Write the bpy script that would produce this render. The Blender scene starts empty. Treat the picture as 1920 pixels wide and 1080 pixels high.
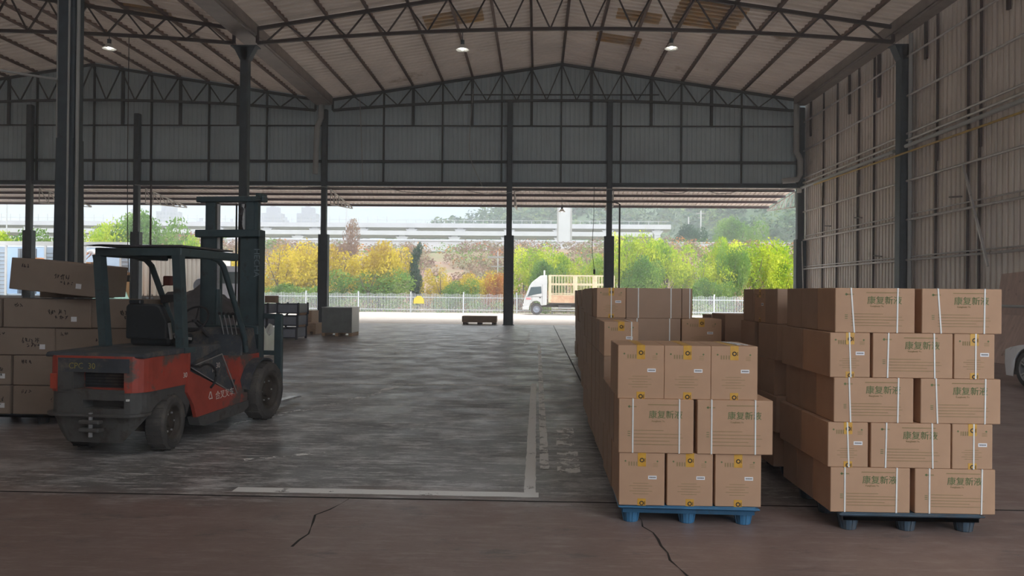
import bpy, math, random
from mathutils import Vector, Matrix, Euler
R = math.radians
rnd = random.Random(7)
S = bpy.context.scene
COL = S.collection

# ------------------------------------------------------------------ camera
YAW, PITCH, ROLL, F, H = .0334, .0054, .0095, 1400., 1.7
fw = Vector((-math.sin(YAW)*math.cos(PITCH), math.cos(YAW)*math.cos(PITCH), math.sin(PITCH)))
rt = Vector((math.cos(YAW), math.sin(YAW), 0)); up = rt.cross(fw)
r2 = rt*math.cos(ROLL)+up*math.sin(ROLL); u2 = -rt*math.sin(ROLL)+up*math.cos(ROLL)
cd = bpy.data.cameras.new('camera'); cam = bpy.data.objects.new('camera', cd); COL.objects.link(cam)
mt = Matrix((r2, u2, -fw)).transposed().to_4x4(); mt.translation = Vector((0, 0, H)); cam.matrix_world = mt
cd.sensor_width = 36; cd.lens = F/1920*36; cd.clip_end = 3000; cd.clip_start = .05
S.camera = cam

# ------------------------------------------------------------------ world, light, exposure
S.view_settings.view_transform = 'Standard'; S.view_settings.look = 'None'
S.view_settings.exposure = 1.05; S.view_settings.gamma = 1.0; S.view_settings.use_curve_mapping = False
W = bpy.data.worlds.new('overcast_sky'); S.world = W; W.use_nodes = True
nt = W.node_tree; nt.nodes.clear()
def N(t, ty, **k):
    n = t.nodes.new(ty)
    for a, b in k.items(): setattr(n, a, b)
    return n
tc = N(nt, 'ShaderNodeTexCoord'); sx = N(nt, 'ShaderNodeSeparateXYZ'); nt.links.new(tc.outputs['Generated'], sx.inputs[0])
cr = N(nt, 'ShaderNodeValToRGB'); nt.links.new(sx.outputs['Z'], cr.inputs[0])
e = cr.color_ramp.elements
e[0].position = 0.0; e[0].color = (.47, .53, .58, 1); e[1].position = .13; e[1].color = (.36, .47, .60, 1); k = e.new(.22); k.color = (.9, .92, .96, 1)
k = e.new(.5); k.color = (.80, .85, .92, 1); k = e.new(1); k.color = (1, 1, 1, 1)
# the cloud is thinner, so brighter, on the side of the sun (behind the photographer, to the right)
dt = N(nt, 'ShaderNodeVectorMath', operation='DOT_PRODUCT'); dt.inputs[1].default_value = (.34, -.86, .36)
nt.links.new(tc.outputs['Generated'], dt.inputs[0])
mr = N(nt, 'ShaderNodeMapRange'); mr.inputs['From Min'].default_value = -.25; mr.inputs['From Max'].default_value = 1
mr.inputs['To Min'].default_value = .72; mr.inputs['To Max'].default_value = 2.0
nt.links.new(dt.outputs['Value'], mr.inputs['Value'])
zz = N(nt, 'ShaderNodeMapRange'); zz.inputs['From Min'].default_value = .12; zz.inputs['From Max'].default_value = .7
zz.inputs['To Min'].default_value = 1; zz.inputs['To Max'].default_value = 1.5; nt.links.new(sx.outputs['Z'], zz.inputs['Value'])
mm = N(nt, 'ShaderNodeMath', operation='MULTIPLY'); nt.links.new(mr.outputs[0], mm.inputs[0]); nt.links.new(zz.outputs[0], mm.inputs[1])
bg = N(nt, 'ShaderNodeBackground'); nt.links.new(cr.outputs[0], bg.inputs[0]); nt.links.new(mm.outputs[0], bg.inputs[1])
wo = N(nt, 'ShaderNodeOutputWorld'); nt.links.new(bg.outputs[0], wo.inputs[0])
W.cycles.sampling_method = 'MANUAL'; W.cycles.sample_map_resolution = 512
cy = S.cycles
cy.max_bounces = 7; cy.diffuse_bounces = 5; cy.glossy_bounces = 3; cy.transmission_bounces = 4; cy.volume_bounces = 1
cy.transparent_max_bounces = 8; cy.sample_clamp_indirect = 6; cy.use_denoising = True; cy.use_fast_gi = False

# ------------------------------------------------------------------ materials
def C(r, g, b):
    f = lambda v: (v/255/12.92) if v/255 <= .04045 else ((v/255+.055)/1.055)**2.4
    return (f(r), f(g), f(b), 1)
MATS = {}
def M(name, col, rough=.6, metal=0., var=.12, scale=3., bump=0., col2=None, stretch=(1, 1, 1), contrast=(.35, .65), spec=.5, dirt=None):
    if name in MATS: return MATS[name]
    m = bpy.data.materials.new(name); m.use_nodes = True; t = m.node_tree; b = t.nodes['Principled BSDF']
    b.inputs['Roughness'].default_value = rough; b.inputs['Metallic'].default_value = metal
    b.inputs['Specular IOR Level'].default_value = spec
    c = N(t, 'ShaderNodeTexCoord'); mp = N(t, 'ShaderNodeMapping'); mp.inputs['Scale'].default_value = stretch
    t.links.new(c.outputs['Object'], mp.inputs[0])
    n = N(t, 'ShaderNodeTexNoise'); n.inputs['Scale'].default_value = scale; n.inputs['Detail'].default_value = 5; n.inputs['Roughness'].default_value = .6
    t.links.new(mp.outputs[0], n.inputs['Vector'])
    rp = N(t, 'ShaderNodeValToRGB'); t.links.new(n.outputs['Fac'], rp.inputs[0])
    c2 = col2 or tuple(min(1, x*(1+var)) for x in col[:3])+(1,)
    c1 = col if col2 else tuple(x*(1-var) for x in col[:3])+(1,)
    rp.color_ramp.elements[0].position = contrast[0]; rp.color_ramp.elements[0].color = c1
    rp.color_ramp.elements[1].position = contrast[1]; rp.color_ramp.elements[1].color = c2
    out = rp.outputs[0]
    if dirt:                                            # patches of a second layer: rust, mud, worn paint
        n2 = N(t, 'ShaderNodeTexNoise'); n2.inputs['Scale'].default_value = dirt[1]; n2.inputs['Detail'].default_value = 8; n2.inputs['Roughness'].default_value = .7
        t.links.new(c.outputs['Object'], n2.inputs['Vector'])
        r3 = N(t, 'ShaderNodeValToRGB'); r3.color_ramp.elements[0].position = dirt[2]; r3.color_ramp.elements[1].position = dirt[2]+dirt[3]
        t.links.new(n2.outputs['Fac'], r3.inputs[0])
        mx = N(t, 'ShaderNodeMix', data_type='RGBA'); t.links.new(r3.outputs[0], mx.inputs[0]); t.links.new(out, mx.inputs[6]); mx.inputs[7].default_value = dirt[0]
        out = mx.outputs[2]
    t.links.new(out, b.inputs['Base Color'])
    if bump:
        bp = N(t, 'ShaderNodeBump'); bp.inputs['Strength'].default_value = bump; bp.inputs['Distance'].default_value = .02
        t.links.new(n.outputs['Fac'], bp.inputs['Height']); t.links.new(bp.outputs[0], b.inputs['Normal'])
    MATS[name] = m; return m

def glow_mat(name, col, st):
    m = bpy.data.materials.new(name); m.use_nodes = True; b = m.node_tree.nodes['Principled BSDF']
    b.inputs['Emission Color'].default_value = col; b.inputs['Emission Strength'].default_value = st; b.inputs['Base Color'].default_value = col
    MATS[name] = m; return m

def glass_mat(name, col, rough=.05):
    m = bpy.data.materials.new(name); m.use_nodes = True; b = m.node_tree.nodes['Principled BSDF']
    b.inputs['Base Color'].default_value = col; b.inputs['Roughness'].default_value = rough
    b.inputs['Transmission Weight'].default_value = .35; b.inputs['IOR'].default_value = 1.45; MATS[name] = m; return m

def leaf_mat(name, c1, c2, c3, scale=.8):
    m = bpy.data.materials.new(name); m.use_nodes = True; t = m.node_tree; t.nodes.clear()
    c = N(t, 'ShaderNodeTexCoord'); n = N(t, 'ShaderNodeTexNoise'); n.inputs['Scale'].default_value = scale; n.inputs['Detail'].default_value = 6; n.inputs['Roughness'].default_value = .75
    t.links.new(c.outputs['Object'], n.inputs['Vector'])
    rp = N(t, 'ShaderNodeValToRGB'); t.links.new(n.outputs['Fac'], rp.inputs[0]); el = rp.color_ramp.elements
    el[0].position = .38; el[0].color = c1; el[1].position = .62; el[1].color = c3; k = el.new(.5); k.color = c2
    d = N(t, 'ShaderNodeBsdfDiffuse'); tr = N(t, 'ShaderNodeBsdfTranslucent'); mx = N(t, 'ShaderNodeMixShader'); mx.inputs[0].default_value = .4
    t.links.new(rp.outputs[0], d.inputs[0]); t.links.new(rp.outputs[0], tr.inputs[0]); t.links.new(d.outputs[0], mx.inputs[1]); t.links.new(tr.outputs[0], mx.inputs[2])
    o = N(t, 'ShaderNodeOutputMaterial'); t.links.new(mx.outputs[0], o.inputs[0]); MATS[name] = m; return m

steel_dark = M('painted_steel_column', C(66, 78, 86), .55, 0, .15, 4, dirt=(C(48, 44, 42), 3, .58, .2))
truss_m = M('truss_steel', C(60, 48, 46), .6, 0, .2, 6, dirt=(C(96, 70, 56), 5, .6, .15))
truss_far = M('truss_steel_grey', C(62, 68, 72), .6, 0, .15, 6)
purlin_m = M('purlin_steel', C(116, 92, 82), .6, 0, .15, 2, dirt=(C(60, 50, 46), 2, .58, .2))
roof_m = M('roof_sheet', C(236, 230, 224), .5, 0, .08, .6, dirt=(C(160, 138, 112), .35, .62, .1))
t_ = roof_m.node_tree; tb_ = N(t_, 'ShaderNodeBsdfTranslucent'); tb_.inputs[0].default_value = C(236, 226, 216); tm_ = N(t_, 'ShaderNodeMixShader'); tm_.inputs[0].default_value = .11   # thin sheets let a little daylight through
t_.links.new(t_.nodes['Principled BSDF'].outputs[0], tm_.inputs[1]); t_.links.new(tb_.outputs[0], tm_.inputs[2]); t_.links.new(tm_.outputs[0], t_.nodes['Material Output'].inputs[0])
skyl_m = M('stained_roof_sheet', C(214, 172, 104), .5, 0, .2, 1.5, col2=C(200, 186, 164))
wallr_m = M('wall_sheet_weathered', C(226, 215, 204), .5, 0, .1, .8, stretch=(1, 1, .35), dirt=(C(150, 136, 122), .7, .6, .25))
wallf_m = M('wall_sheet_grey', C(190, 206, 212), .6, 0, .08, .5)
gutter_m = M('gutter_sheet', C(150, 140, 133), .5, .1, .14, 2, dirt=(C(110, 96, 84), 2, .58, .2))
girt_m = M('galvanised_tube', C(188, 184, 180), .45, .3, .12, 4, dirt=(C(130, 108, 92), 4, .6, .1))
stud_m = M('rusty_stud', C(78, 64, 60), .6, 0, .2, 4)
pvc_m = M('grey_pvc', C(176, 178, 176), .5, 0, .05)
yellow_pipe_m = M('yellow_pipe', C(196, 160, 66), .5, 0, .15, 3)
black_m = M('black_rubber', C(40, 40, 42), .6, 0, .15)
cable_m = M('cable_grey', C(170, 172, 170), .6)
dcable_m = M('cable_dark', C(60, 60, 62), .6)
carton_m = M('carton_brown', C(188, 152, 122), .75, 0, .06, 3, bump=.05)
cartonl_m = M('carton_brown_shaded', C(146, 130, 116), .8, 0, .07, 3, bump=.05)  # darker, greyer copy: the dimness of the left side is put into the colour
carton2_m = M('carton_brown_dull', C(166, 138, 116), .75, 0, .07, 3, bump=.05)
cartono_m = M('carton_orange', C(222, 160, 108), .75, 0, .07, 3)
seam_m = M('carton_seam', C(120, 86, 58), .8)
strap_m = M('white_strap', C(232, 234, 230), .4, 0, .04, 30, stretch=(1, 1, 1))
print_m = M('green_print', C(104, 120, 78), .8, 0, .15, 40)
printf_m = M('faint_green_print', C(150, 132, 92), .8)
printb_m = M('dark_print', C(62, 52, 46), .8)
tape_m = M('printed_tape', C(206, 152, 52), .35, 0, .2, 25, col2=C(214, 168, 66))
sticker_m = M('white_sticker', C(236, 236, 238), .5, 0, .02)
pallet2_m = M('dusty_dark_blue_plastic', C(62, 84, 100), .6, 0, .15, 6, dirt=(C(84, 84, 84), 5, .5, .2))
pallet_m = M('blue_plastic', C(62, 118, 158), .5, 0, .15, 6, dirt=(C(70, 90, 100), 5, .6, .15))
red_m = M('forklift_red', C(172, 72, 58), .5, 0, .18, 3, dirt=(C(98, 86, 80), 2.6, .5, .08))
cw_m = M('counterweight_grey', C(84, 84, 82), .6, 0, .2, 3, dirt=(C(62, 56, 50), 3, .52, .12))
fdark_m = M('forklift_dark', C(66, 72, 78), .55, 0, .15, 5, dirt=(C(110, 102, 94), 4, .5, .14))
mast_m = M('mast_steel', C(64, 82, 86), .5, .1, .15, 5, dirt=(C(54, 54, 52), 5, .56, .12))
fsteel_m = M('worn_fork_steel', C(200, 202, 204), .3, .6, .15, 8)
tyre_m = M('tyre_dusty', C(74, 72, 70), .85, 0, .15, 5, dirt=(C(104, 98, 90), 4, .5, .2))
rim_m = M('rim_dark', C(72, 66, 60), .6, .2, .2, 8)
seat_m = M('seat_black_vinyl', C(36, 42, 46), .45, 0, .1)
trim_m = M('scuffed_trim', C(150, 146, 142), .6, 0, .2, 8)
letter_m = M('white_lettering', C(226, 214, 204), .6)
lettery_m = M('worn_yellow_lettering', C(176, 160, 70), .6, 0, .3, 12, col2=C(120, 116, 90))
bulb_m = glow_mat('lit_bulb', (1, .97, .9, 1), 8)
lamp_m = M('lamp_enamel', C(226, 226, 220), .35, 0, .03)
wood_m = M('pale_wood', C(186, 156, 128), .7, 0, .15, 4, stretch=(1, 6, 6))
ply_m = M('plywood', C(196, 166, 152), .7, 0, .12, 2.2, stretch=(1, 3, 1), dirt=(C(146, 118, 106), 3, .6, .08))
crate_m = M('grey_crate', C(150, 156, 168), .5, .1, .1, 4)
crated_m = M('dark_crate_frame', C(70, 74, 84), .5, .2, .1, 4)
wrap_m = M('white_wrap', C(222, 226, 222), .3, 0, .06, 5, bump=.2)
tarp_m = M('dark_tarp', C(86, 84, 88), .45, 0, .2, 5, bump=.8)
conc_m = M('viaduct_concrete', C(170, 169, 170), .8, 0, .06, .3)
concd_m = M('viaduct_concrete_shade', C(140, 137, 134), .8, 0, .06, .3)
fence_m = M('fence_metal', C(186, 190, 192), .5, .2, .08, 6)
ysign_m = M('yellow_sign', C(212, 184, 60), .5, 0, .05)
tw_m = M('truck_white', C(198, 199, 197), .35, 0, .05, 2, dirt=(C(186, 176, 160), 2, .62, .15))
ty_m = M('truck_rail_yellow', C(206, 192, 158), .5, 0, .1, 3, dirt=(C(196, 138, 100), 1.6, .56, .12))
trust_m = M('truck_rusty_side', C(180, 128, 100), .6, 0, .2, 1.4, col2=C(206, 180, 146))
tdark_m = M('truck_chassis', C(74, 70, 66), .7)
redlamp_m = M('red_lamp', C(224, 30, 50), .3)
carw_m = M('car_silver_white', C(244, 246, 248), .22, 0, .02)
alloy_m = M('alloy', C(190, 192, 194), .3, .7)
trail_m = M('trailer_white', C(226, 228, 226), .5, 0, .05, 1)
trailb_m = M('trailer_pale_blue', C(186, 204, 220), .5, 0, .06, 1)
trailg_m = M('trailer_grey', C(146, 150, 154), .5, 0, .08, 1)
cream_m = M('container_cream', C(226, 218, 206), .5, 0, .05, 1)
tower_m = M('tower_wall', C(112, 112, 128), .8, 0, .05, .1)
towerw_m = M('tower_window', C(70, 78, 98), .4)
bark_m = M('bark', C(104, 88, 76), .9, 0, .2, 4)
skin_m = M('skin', C(200, 156, 130), .6); shirt_m = M('white_shirt', C(232, 226, 222), .8); jeans_m = M('blue_jeans', C(120, 140, 160), .8); hair_m = M('black_hair', C(40, 36, 34), .7)
glass_dark = glass_mat('vehicle_glass', C(96, 112, 116))
headl_m = glass_mat('headlight_glass', C(220, 224, 228))
paint_line_m = None

# ------------------------------------------------------------------ mesh helpers
class MB:
    def __init__(s): s.v = []; s.f = []; s.m = []; s.mats = []
    def mi(s, m):
        if m not in s.mats: s.mats.append(m)
        return s.mats.index(m)
    def add(s, vs, fs, m):
        o = len(s.v); i = s.mi(m); s.v += [tuple(x) for x in vs]; s.f += [tuple(o+j for j in q) for q in fs]; s.m += [i]*len(fs); return s
    def box(s, c, d, m, rot=None, bev=0):
        x, y, z = d[0]/2, d[1]/2, d[2]/2
        vs = [Vector((a*x, b*y, g*z)) for a in (-1, 1) for b in (-1, 1) for g in (-1, 1)]
        if rot: q = Euler(rot).to_matrix(); vs = [q @ v for v in vs]
        vs = [v+Vector(c) for v in vs]
        return s.add(vs, [(0, 1, 3, 2), (4, 6, 7, 5), (0, 4, 5, 1), (2, 3, 7, 6), (0, 2, 6, 4), (1, 5, 7, 3)], m)
    def bx(s, x0, x1, y0, y1, z0, z1, m): return s.box(((x0+x1)/2, (y0+y1)/2, (z0+z1)/2), (abs(x1-x0), abs(y1-y0), abs(z1-z0)), m)
    def bbox(s, x0, x1, y0, y1, z0, z1, b, m):              # box with bevelled edges
        X = (x0, x1); Y = (y0, y1); Z = (z0, z1); vs = []; idx = {}
        for i in (0, 1):
            for j in (0, 1):
                for k in (0, 1):
                    si, sj, sk = (1, -1)[i], (1, -1)[j], (1, -1)[k]
                    p = (X[i], Y[j], Z[k])
                    idx[i, j, k, 0] = len(vs); vs.append((p[0], p[1]+sj*b, p[2]+sk*b))
                    idx[i, j, k, 1] = len(vs); vs.append((p[0]+si*b, p[1], p[2]+sk*b))
                    idx[i, j, k, 2] = len(vs); vs.append((p[0]+si*b, p[1]+sj*b, p[2]))
        fs = []
        for i in (0, 1): fs.append([idx[i, a, c, 0] for a, c in ((0, 0), (1, 0), (1, 1), (0, 1))])
        for j in (0, 1): fs.append([idx[a, j, c, 1] for a, c in ((0, 0), (1, 0), (1, 1), (0, 1))])
        for k in (0, 1): fs.append([idx[a, c, k, 2] for a, c in ((0, 0), (1, 0), (1, 1), (0, 1))])
        for j in (0, 1):
            for k in (0, 1): fs.append([idx[0, j, k, 1], idx[1, j, k, 1], idx[1, j, k, 2], idx[0, j, k, 2]])
        for i in (0, 1):
            for k in (0, 1): fs.append([idx[i, 0, k, 0], idx[i, 1, k, 0], idx[i, 1, k, 2], idx[i, 0, k, 2]])
        for i in (0, 1):
            for j in (0, 1): fs.append([idx[i, j, 0, 0], idx[i, j, 1, 0], idx[i, j, 1, 1], idx[i, j, 0, 1]])
        for i in (0, 1):
            for j in (0, 1):
                for k in (0, 1): fs.append([idx[i, j, k, 0], idx[i, j, k, 1], idx[i, j, k, 2]])
        return s.add(vs, fs, m)
    def bar(s, p, q, w, h, m, upv=(0, 0, 1)):
        p, q = Vector(p), Vector(q); d = (q-p).normalized(); u = Vector(upv)
        if abs(d.dot(u)) > .99: u = Vector((0, 1, 0))
        r = d.cross(u).normalized(); u = r.cross(d); r = r*w/2; u = u*h/2
        return s.add([p-r-u, p+r-u, p+r+u, p-r+u, q-r-u, q+r-u, q+r+u, q-r+u], [(0, 3, 2, 1), (4, 5, 6, 7), (0, 1, 5, 4), (1, 2, 6, 5), (2, 3, 7, 6), (3, 0, 4, 7)], m)
    def tube(s, pts, r, m, n=8, cap=True):
        pts = [Vector(p) for p in pts]; rings = []
        rr = r if isinstance(r, (list, tuple)) else [r]*len(pts)
        ref = Vector((0, 0, 1))
        d0 = (pts[1]-pts[0]).normalized()
        if abs(d0.dot(ref)) > .95: ref = Vector((1, 0, 0))
        vs = []
        for i, p in enumerate(pts):
            d = (pts[min(i+1, len(pts)-1)]-pts[max(i-1, 0)]).normalized()
            a = d.cross(ref)
            if a.length < 1e-4: a = d.cross(Vector((0, 1, 0)))
            a.normalize(); b = a.cross(d)
            vs += [p+(a*math.cos(t*2*math.pi/n)+b*math.sin(t*2*math.pi/n))*rr[i] for t in range(n)]
        fs = [(i*n+j, i*n+(j+1) % n, (i+1)*n+(j+1) % n, (i+1)*n+j) for i in range(len(pts)-1) for j in range(n)]
        if cap: fs += [tuple(range(n))[::-1], tuple(range((len(pts)-1)*n, len(pts)*n))]
        return s.add(vs, fs, m)
    def lathe(s, prof, m, c=(0, 0, 0), n=24, axis='z', cap=False):
        vs = []
        for rr, z in prof:
            for j in range(n):
                a = 2*math.pi*j/n; x, y = rr*math.cos(a), rr*math.sin(a)
                v = {'z': (x, y, z), 'x': (z, x, y), 'y': (x, z, y)}[axis]; vs.append((v[0]+c[0], v[1]+c[1], v[2]+c[2]))
        fs = [(i*n+j, i*n+(j+1) % n, (i+1)*n+(j+1) % n, (i+1)*n+j) for i in range(len(prof)-1) for j in range(n)]
        if cap: fs += [tuple(range(n)), tuple(range((len(prof)-1)*n, len(prof)*n))]
        return s.add(vs, fs, m)
    def prism(s, poly, a, b, m, axis='x'):                  # polygon in the other two axes, pushed from a to b
        n = len(poly)
        f = {'x': lambda p, t: (t, p[0], p[1]), 'y': lambda p, t: (p[0], t, p[1]), 'z': lambda p, t: (p[0], p[1], t)}[axis]
        vs = [f(p, a) for p in poly]+[f(p, b) for p in poly]
        return s.add(vs, [tuple(range(n)), tuple(range(2*n-1, n-1, -1))]+[(i, i+n, (i+1) % n+n, (i+1) % n) for i in range(n)], m)
    def quad(s, a, b, c, d, m): return s.add([a, b, c, d], [(0, 1, 2, 3)], m)
    def build(s, name, parent=None, smooth=False, loc=None, rot=None, bevel=0):
        me = bpy.data.meshes.new(name); me.from_pydata(s.v, [], s.f)
        for m in s.mats: me.materials.append(m)
        me.polygons.foreach_set('material_index', s.m)
        if smooth: me.polygons.foreach_set('use_smooth', [True]*len(me.polygons))
        me.update()
        import bmesh
        b = bmesh.new(); b.from_mesh(me); bmesh.ops.recalc_face_normals(b, faces=b.faces); b.to_mesh(me); b.free()
        if smooth: 
            try: me.set_sharp_from_angle(angle=R(40))
            except Exception: pass
        o = bpy.data.objects.new(name, me); COL.objects.link(o)
        if parent: o.parent = parent
        if loc: o.location = loc
        if rot: o.rotation_euler = rot
        if bevel:
            md = o.modifiers.new('bevel', 'BEVEL'); md.width = bevel; md.segments = 2; md.limit_method = 'ANGLE'
        return o
def tag(o, label=None, cat=None, group=None, kind=None):
    if label: o['label'] = label
    if cat: o['category'] = cat
    if group: o['group'] = group
    if kind: o['kind'] = kind
    return o
def empty(name, loc=(0, 0, 0), rz=0, rot=None):
    o = bpy.data.objects.new(name, None); COL.objects.link(o); o.location = loc; o.rotation_euler = rot or (0, 0, rz); o.empty_display_size = .1; return o
def thing(name, label, cat, loc=(0, 0, 0), rz=0, group=None, rot=None):
    return tag(empty(name, loc, rz, rot), label, cat, group)
def one(mb, parent, name, **k): return mb.build(name, parent, **k)
def copy_tree(o, parent=None):
    c = o.copy(); COL.objects.link(c)
    if parent: c.parent = parent
    for ch in list(o.children): copy_tree(ch, c)
    return c
ORD = ['first', 'second', 'third', 'fourth', 'fifth', 'sixth', 'seventh', 'eighth', 'ninth', 'tenth', 'eleventh', 'twelfth']
_txt = {}
def text_geo(body, size):                                   # lettering outlines as mesh data, flat in X (right) and Z (up)
    if (body, size) in _txt: return _txt[body, size]
    cu = bpy.data.curves.new('lettering', 'FONT'); cu.body = body; cu.size = size; cu.extrude = .0006; cu.offset = size*.003 if ord(body[0]) > 1000 else 0; cu.resolution_u = 2
    o = bpy.data.objects.new('lettering', cu); COL.objects.link(o)
    dg = bpy.context.evaluated_depsgraph_get(); me = o.evaluated_get(dg).to_mesh()
    vs = [(v.co.x, v.co.z, v.co.y) for v in me.vertices]; fs = [tuple(p.vertices) for p in me.polygons]
    o.evaluated_get(dg).to_mesh_clear(); bpy.data.objects.remove(o); bpy.data.curves.remove(cu)
    _txt[body, size] = (vs, fs); return vs, fs
def put_text(mb, body, size, loc, m, rz=0, rot=None):
    vs, fs = text_geo(body, size); q = Euler(rot or (0, 0, rz)).to_matrix()
    mb.add([q @ Vector(v)+Vector(loc) for v in vs], fs, m)

# ------------------------------------------------------------------ dimensions of the hall
XL, XR, YW, BAY = -11.1, 13.45, 38.45, 10.6
XC = (XL+XR)/2; HALF = (XR-XL)/2; XC2 = XL-HALF; XL2 = XL-2*HALF
YF = YW-BAY; YN = YW-2*BAY; YS = -3.5
ZE, ZA = 11.72, 13.62
def roof_z(x, xc): return ZE+(ZA-ZE)*(1-abs(x-xc)/HALF)

# ------------------------------------------------------------------ floor and yard
def concrete(name, base, light, dark, mud=None, rough=(.38, .62)):
    m = bpy.data.materials.new(name); m.use_nodes = True; t = m.node_tree; b = t.nodes['Principled BSDF']
    c = N(t, 'ShaderNodeTexCoord')
    def noise(sc, st=(1, 1, 1), det=6, ro=.65):
        mp = N(t, 'ShaderNodeMapping'); mp.inputs['Scale'].default_value = st; t.links.new(c.outputs['Object'], mp.inputs[0])
        n = N(t, 'ShaderNodeTexNoise'); n.inputs['Scale'].default_value = sc; n.inputs['Detail'].default_value = det; n.inputs['Roughness'].default_value = ro
        t.links.new(mp.outputs[0], n.inputs['Vector']); return n.outputs['Fac']
    def ramp(f, a, z):
        r = N(t, 'ShaderNodeMapRange'); r.inputs['From Min'].default_value = a; r.inputs['From Max'].default_value = z; t.links.new(f, r.inputs['Value']); return r.outputs[0]
    def mix(f, a, bb):
        x = N(t, 'ShaderNodeMix', data_type='RGBA')
        if isinstance(f, float): x.inputs[0].default_value = f
        else: t.links.new(f, x.inputs[0])
        for s_, v in ((6, a), (7, bb)):
            if isinstance(v, tuple): x.inputs[s_].default_value = v
            else: t.links.new(v, x.inputs[s_])
        return x.outputs[2]
    def mul(a, bb):
        x = N(t, 'ShaderNodeMath', operation='MULTIPLY'); x.use_clamp = True
        for i, v in enumerate((a, bb)):
            if isinstance(v, float): x.inputs[i].default_value = v
            else: t.links.new(v, x.inputs[i])
        return x.outputs[0]
    col = mix(ramp(noise(.25), .35, .65), dark, base)
    col = mix(mul(ramp(noise(1.3, (1, 1.6, 1), 9, .75), .50, .64), .5), col, light)
    col = mix(mul(ramp(noise(5., (.4, 2.6, 1), 9, .8), .53, .58), .6), col, light)
    col = mix(mul(ramp(noise(14., (.35, 2.6, 1), 9, .8), .56, .62), .6), col, light)
    if mud:                                              # mud carried in by the trucks: the near slab and the right-hand aisle
        s = N(t, 'ShaderNodeSeparateXYZ'); t.links.new(c.outputs['Object'], s.inputs[0])
        wob = N(t, 'ShaderNodeMath', operation='MULTIPLY_ADD'); t.links.new(noise(.5), wob.inputs[0]); wob.inputs[1].default_value = 2.2; t.links.new(s.outputs['Y'], wob.inputs[2])
        my = ramp(wob.outputs[0], 7.6, 6.9)
        wx = N(t, 'ShaderNodeMath', operation='MULTIPLY_ADD'); t.links.new(noise(.4), wx.inputs[0]); wx.inputs[1].default_value = 3.; t.links.new(s.outputs['X'], wx.inputs[2])
        mxr = ramp(wx.outputs[0], 3.4, 4.6); mxl = ramp(wx.outputs[0], -2.2, -4.2)
        a = N(t, 'ShaderNodeMath', operation='MAXIMUM'); t.links.new(my, a.inputs[0]); t.links.new(mxr, a.inputs[1])
        a2 = N(t, 'ShaderNodeMath', operation='MAXIMUM'); t.links.new(a.outputs[0], a2.inputs[0]); t.links.new(mul(mxl, .6), a2.inputs[1])
        col = mix(mul(a2.outputs[0], .85), col, mud)

    col = mix(mul(ramp(noise(2.3, (.6, 1.4, 1), 9, .8), .56, .64), .7), col, dark)
    col = mix(mul(ramp(noise(22.), .62, .7), .5), col, dark)
    t.links.new(col, b.inputs['Base Color'])
    r = N(t, 'ShaderNodeMapRange'); t.links.new(noise(1.2), r.inputs['Value']); r.inputs['From Min'].default_value = .35; r.inputs['From Max'].default_value = .65
    r.inputs['To Min'].default_value = rough[0]; r.inputs['To Max'].default_value = rough[1]; t.links.new(r.outputs[0], b.inputs['Roughness'])
    bp = N(t, 'ShaderNodeBump'); bp.inputs['Strength'].default_value = .25; bp.inputs['Distance'].default_value = .01
    t.links.new(noise(9.), bp.inputs['Height']); t.links.new(bp.outputs[0], b.inputs['Normal'])
    return m
floor_m = concrete('hall_concrete', C(148, 148, 146), C(238, 238, 236), C(96, 95, 94), C(138, 116, 108), rough=(.3, .52))
yard_m = concrete('yard_concrete', C(206, 194, 182), C(222, 212, 202), C(184, 172, 160), rough=(.7, .85))
fl = MB()
fl.bx(XL2, XR+.1, -8, YW+.4, -.2, 0, floor_m)
tag(fl.build('floor'), kind='structure')
fl = MB()
fl.bx(-110, 60, YW+.4, 59.9, -.2, -.002, yard_m); fl.bx(-110, XL2, -20, YW+.4, -.2, -.002, yard_m); fl.bx(XR+.1, 60, -20, YW+.4, -.2, -.002, yard_m); fl.bx(XL2, XR+.1, -60, -8, -.2, -.002, yard_m)
tag(fl.build('yard'), 'pale concrete yard between the open hall and the fence', 'yard', kind='structure')
joint_m = M('joint_gap', C(44, 42, 40), .9)
def strip_obj(name, pts, w, m, z=.0015, label=None, cat=None, kind=None, jag=0, seed=1, parent=None):
    """a thin line on the floor along pts with width w"""
    rr = random.Random(seed); mb = MB(); P = []
    for a, b in zip(pts, pts[1:]):
        a, b = Vector(a), Vector(b); n = max(1, int((b-a).length/.12)) if jag else 1
        P += [a.lerp(b, i/n) for i in range(n)]
    P.append(Vector(pts[-1])); L = []; 
    for i, p in enumerate(P):
        d = (P[min(i+1, len(P)-1)]-P[max(i-1, 0)]).normalized(); nrm = Vector((-d.y, d.x))
        j = nrm*(rr.uniform(-jag, jag)); L.append((p+nrm*w/2+j, p-nrm*w/2+j+nrm*rr.uniform(-jag, jag)*.5))
    vs = [(q.x, q.y, z) for pr in L for q in pr]
    mb.add(vs, [(2*i, 2*i+1, 2*i+3, 2*i+2) for i in range(len(L)-1)], m)
    o = mb.build(name, parent); return tag(o, label, cat, kind=kind)
strip_obj('floor_joint', [(-9, 6.08), (13.4, 6.08)], .03, joint_m, label='dark straight joint across the floor below the white line', cat='floor joint', kind='structure')
strip_obj('floor_joint', [(.86, 6.1), (.86, 31), (.86, 38.6)], .03, joint_m, label='dark lengthwise joint in the floor beside the left carton row', cat='floor joint', kind='structure')
strip_obj('floor_joint', [(-9, 11.0), (.86, 11.0)], .012, joint_m, label='thin joint across the floor beyond the middle of the painted bay', cat='floor joint', kind='structure')
strip_obj('floor_joint', [(-11, 24.2), (13.4, 24.2)], .02, joint_m, label='far cross joint in the floor before the grey bins', cat='floor joint', kind='structure')
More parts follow.
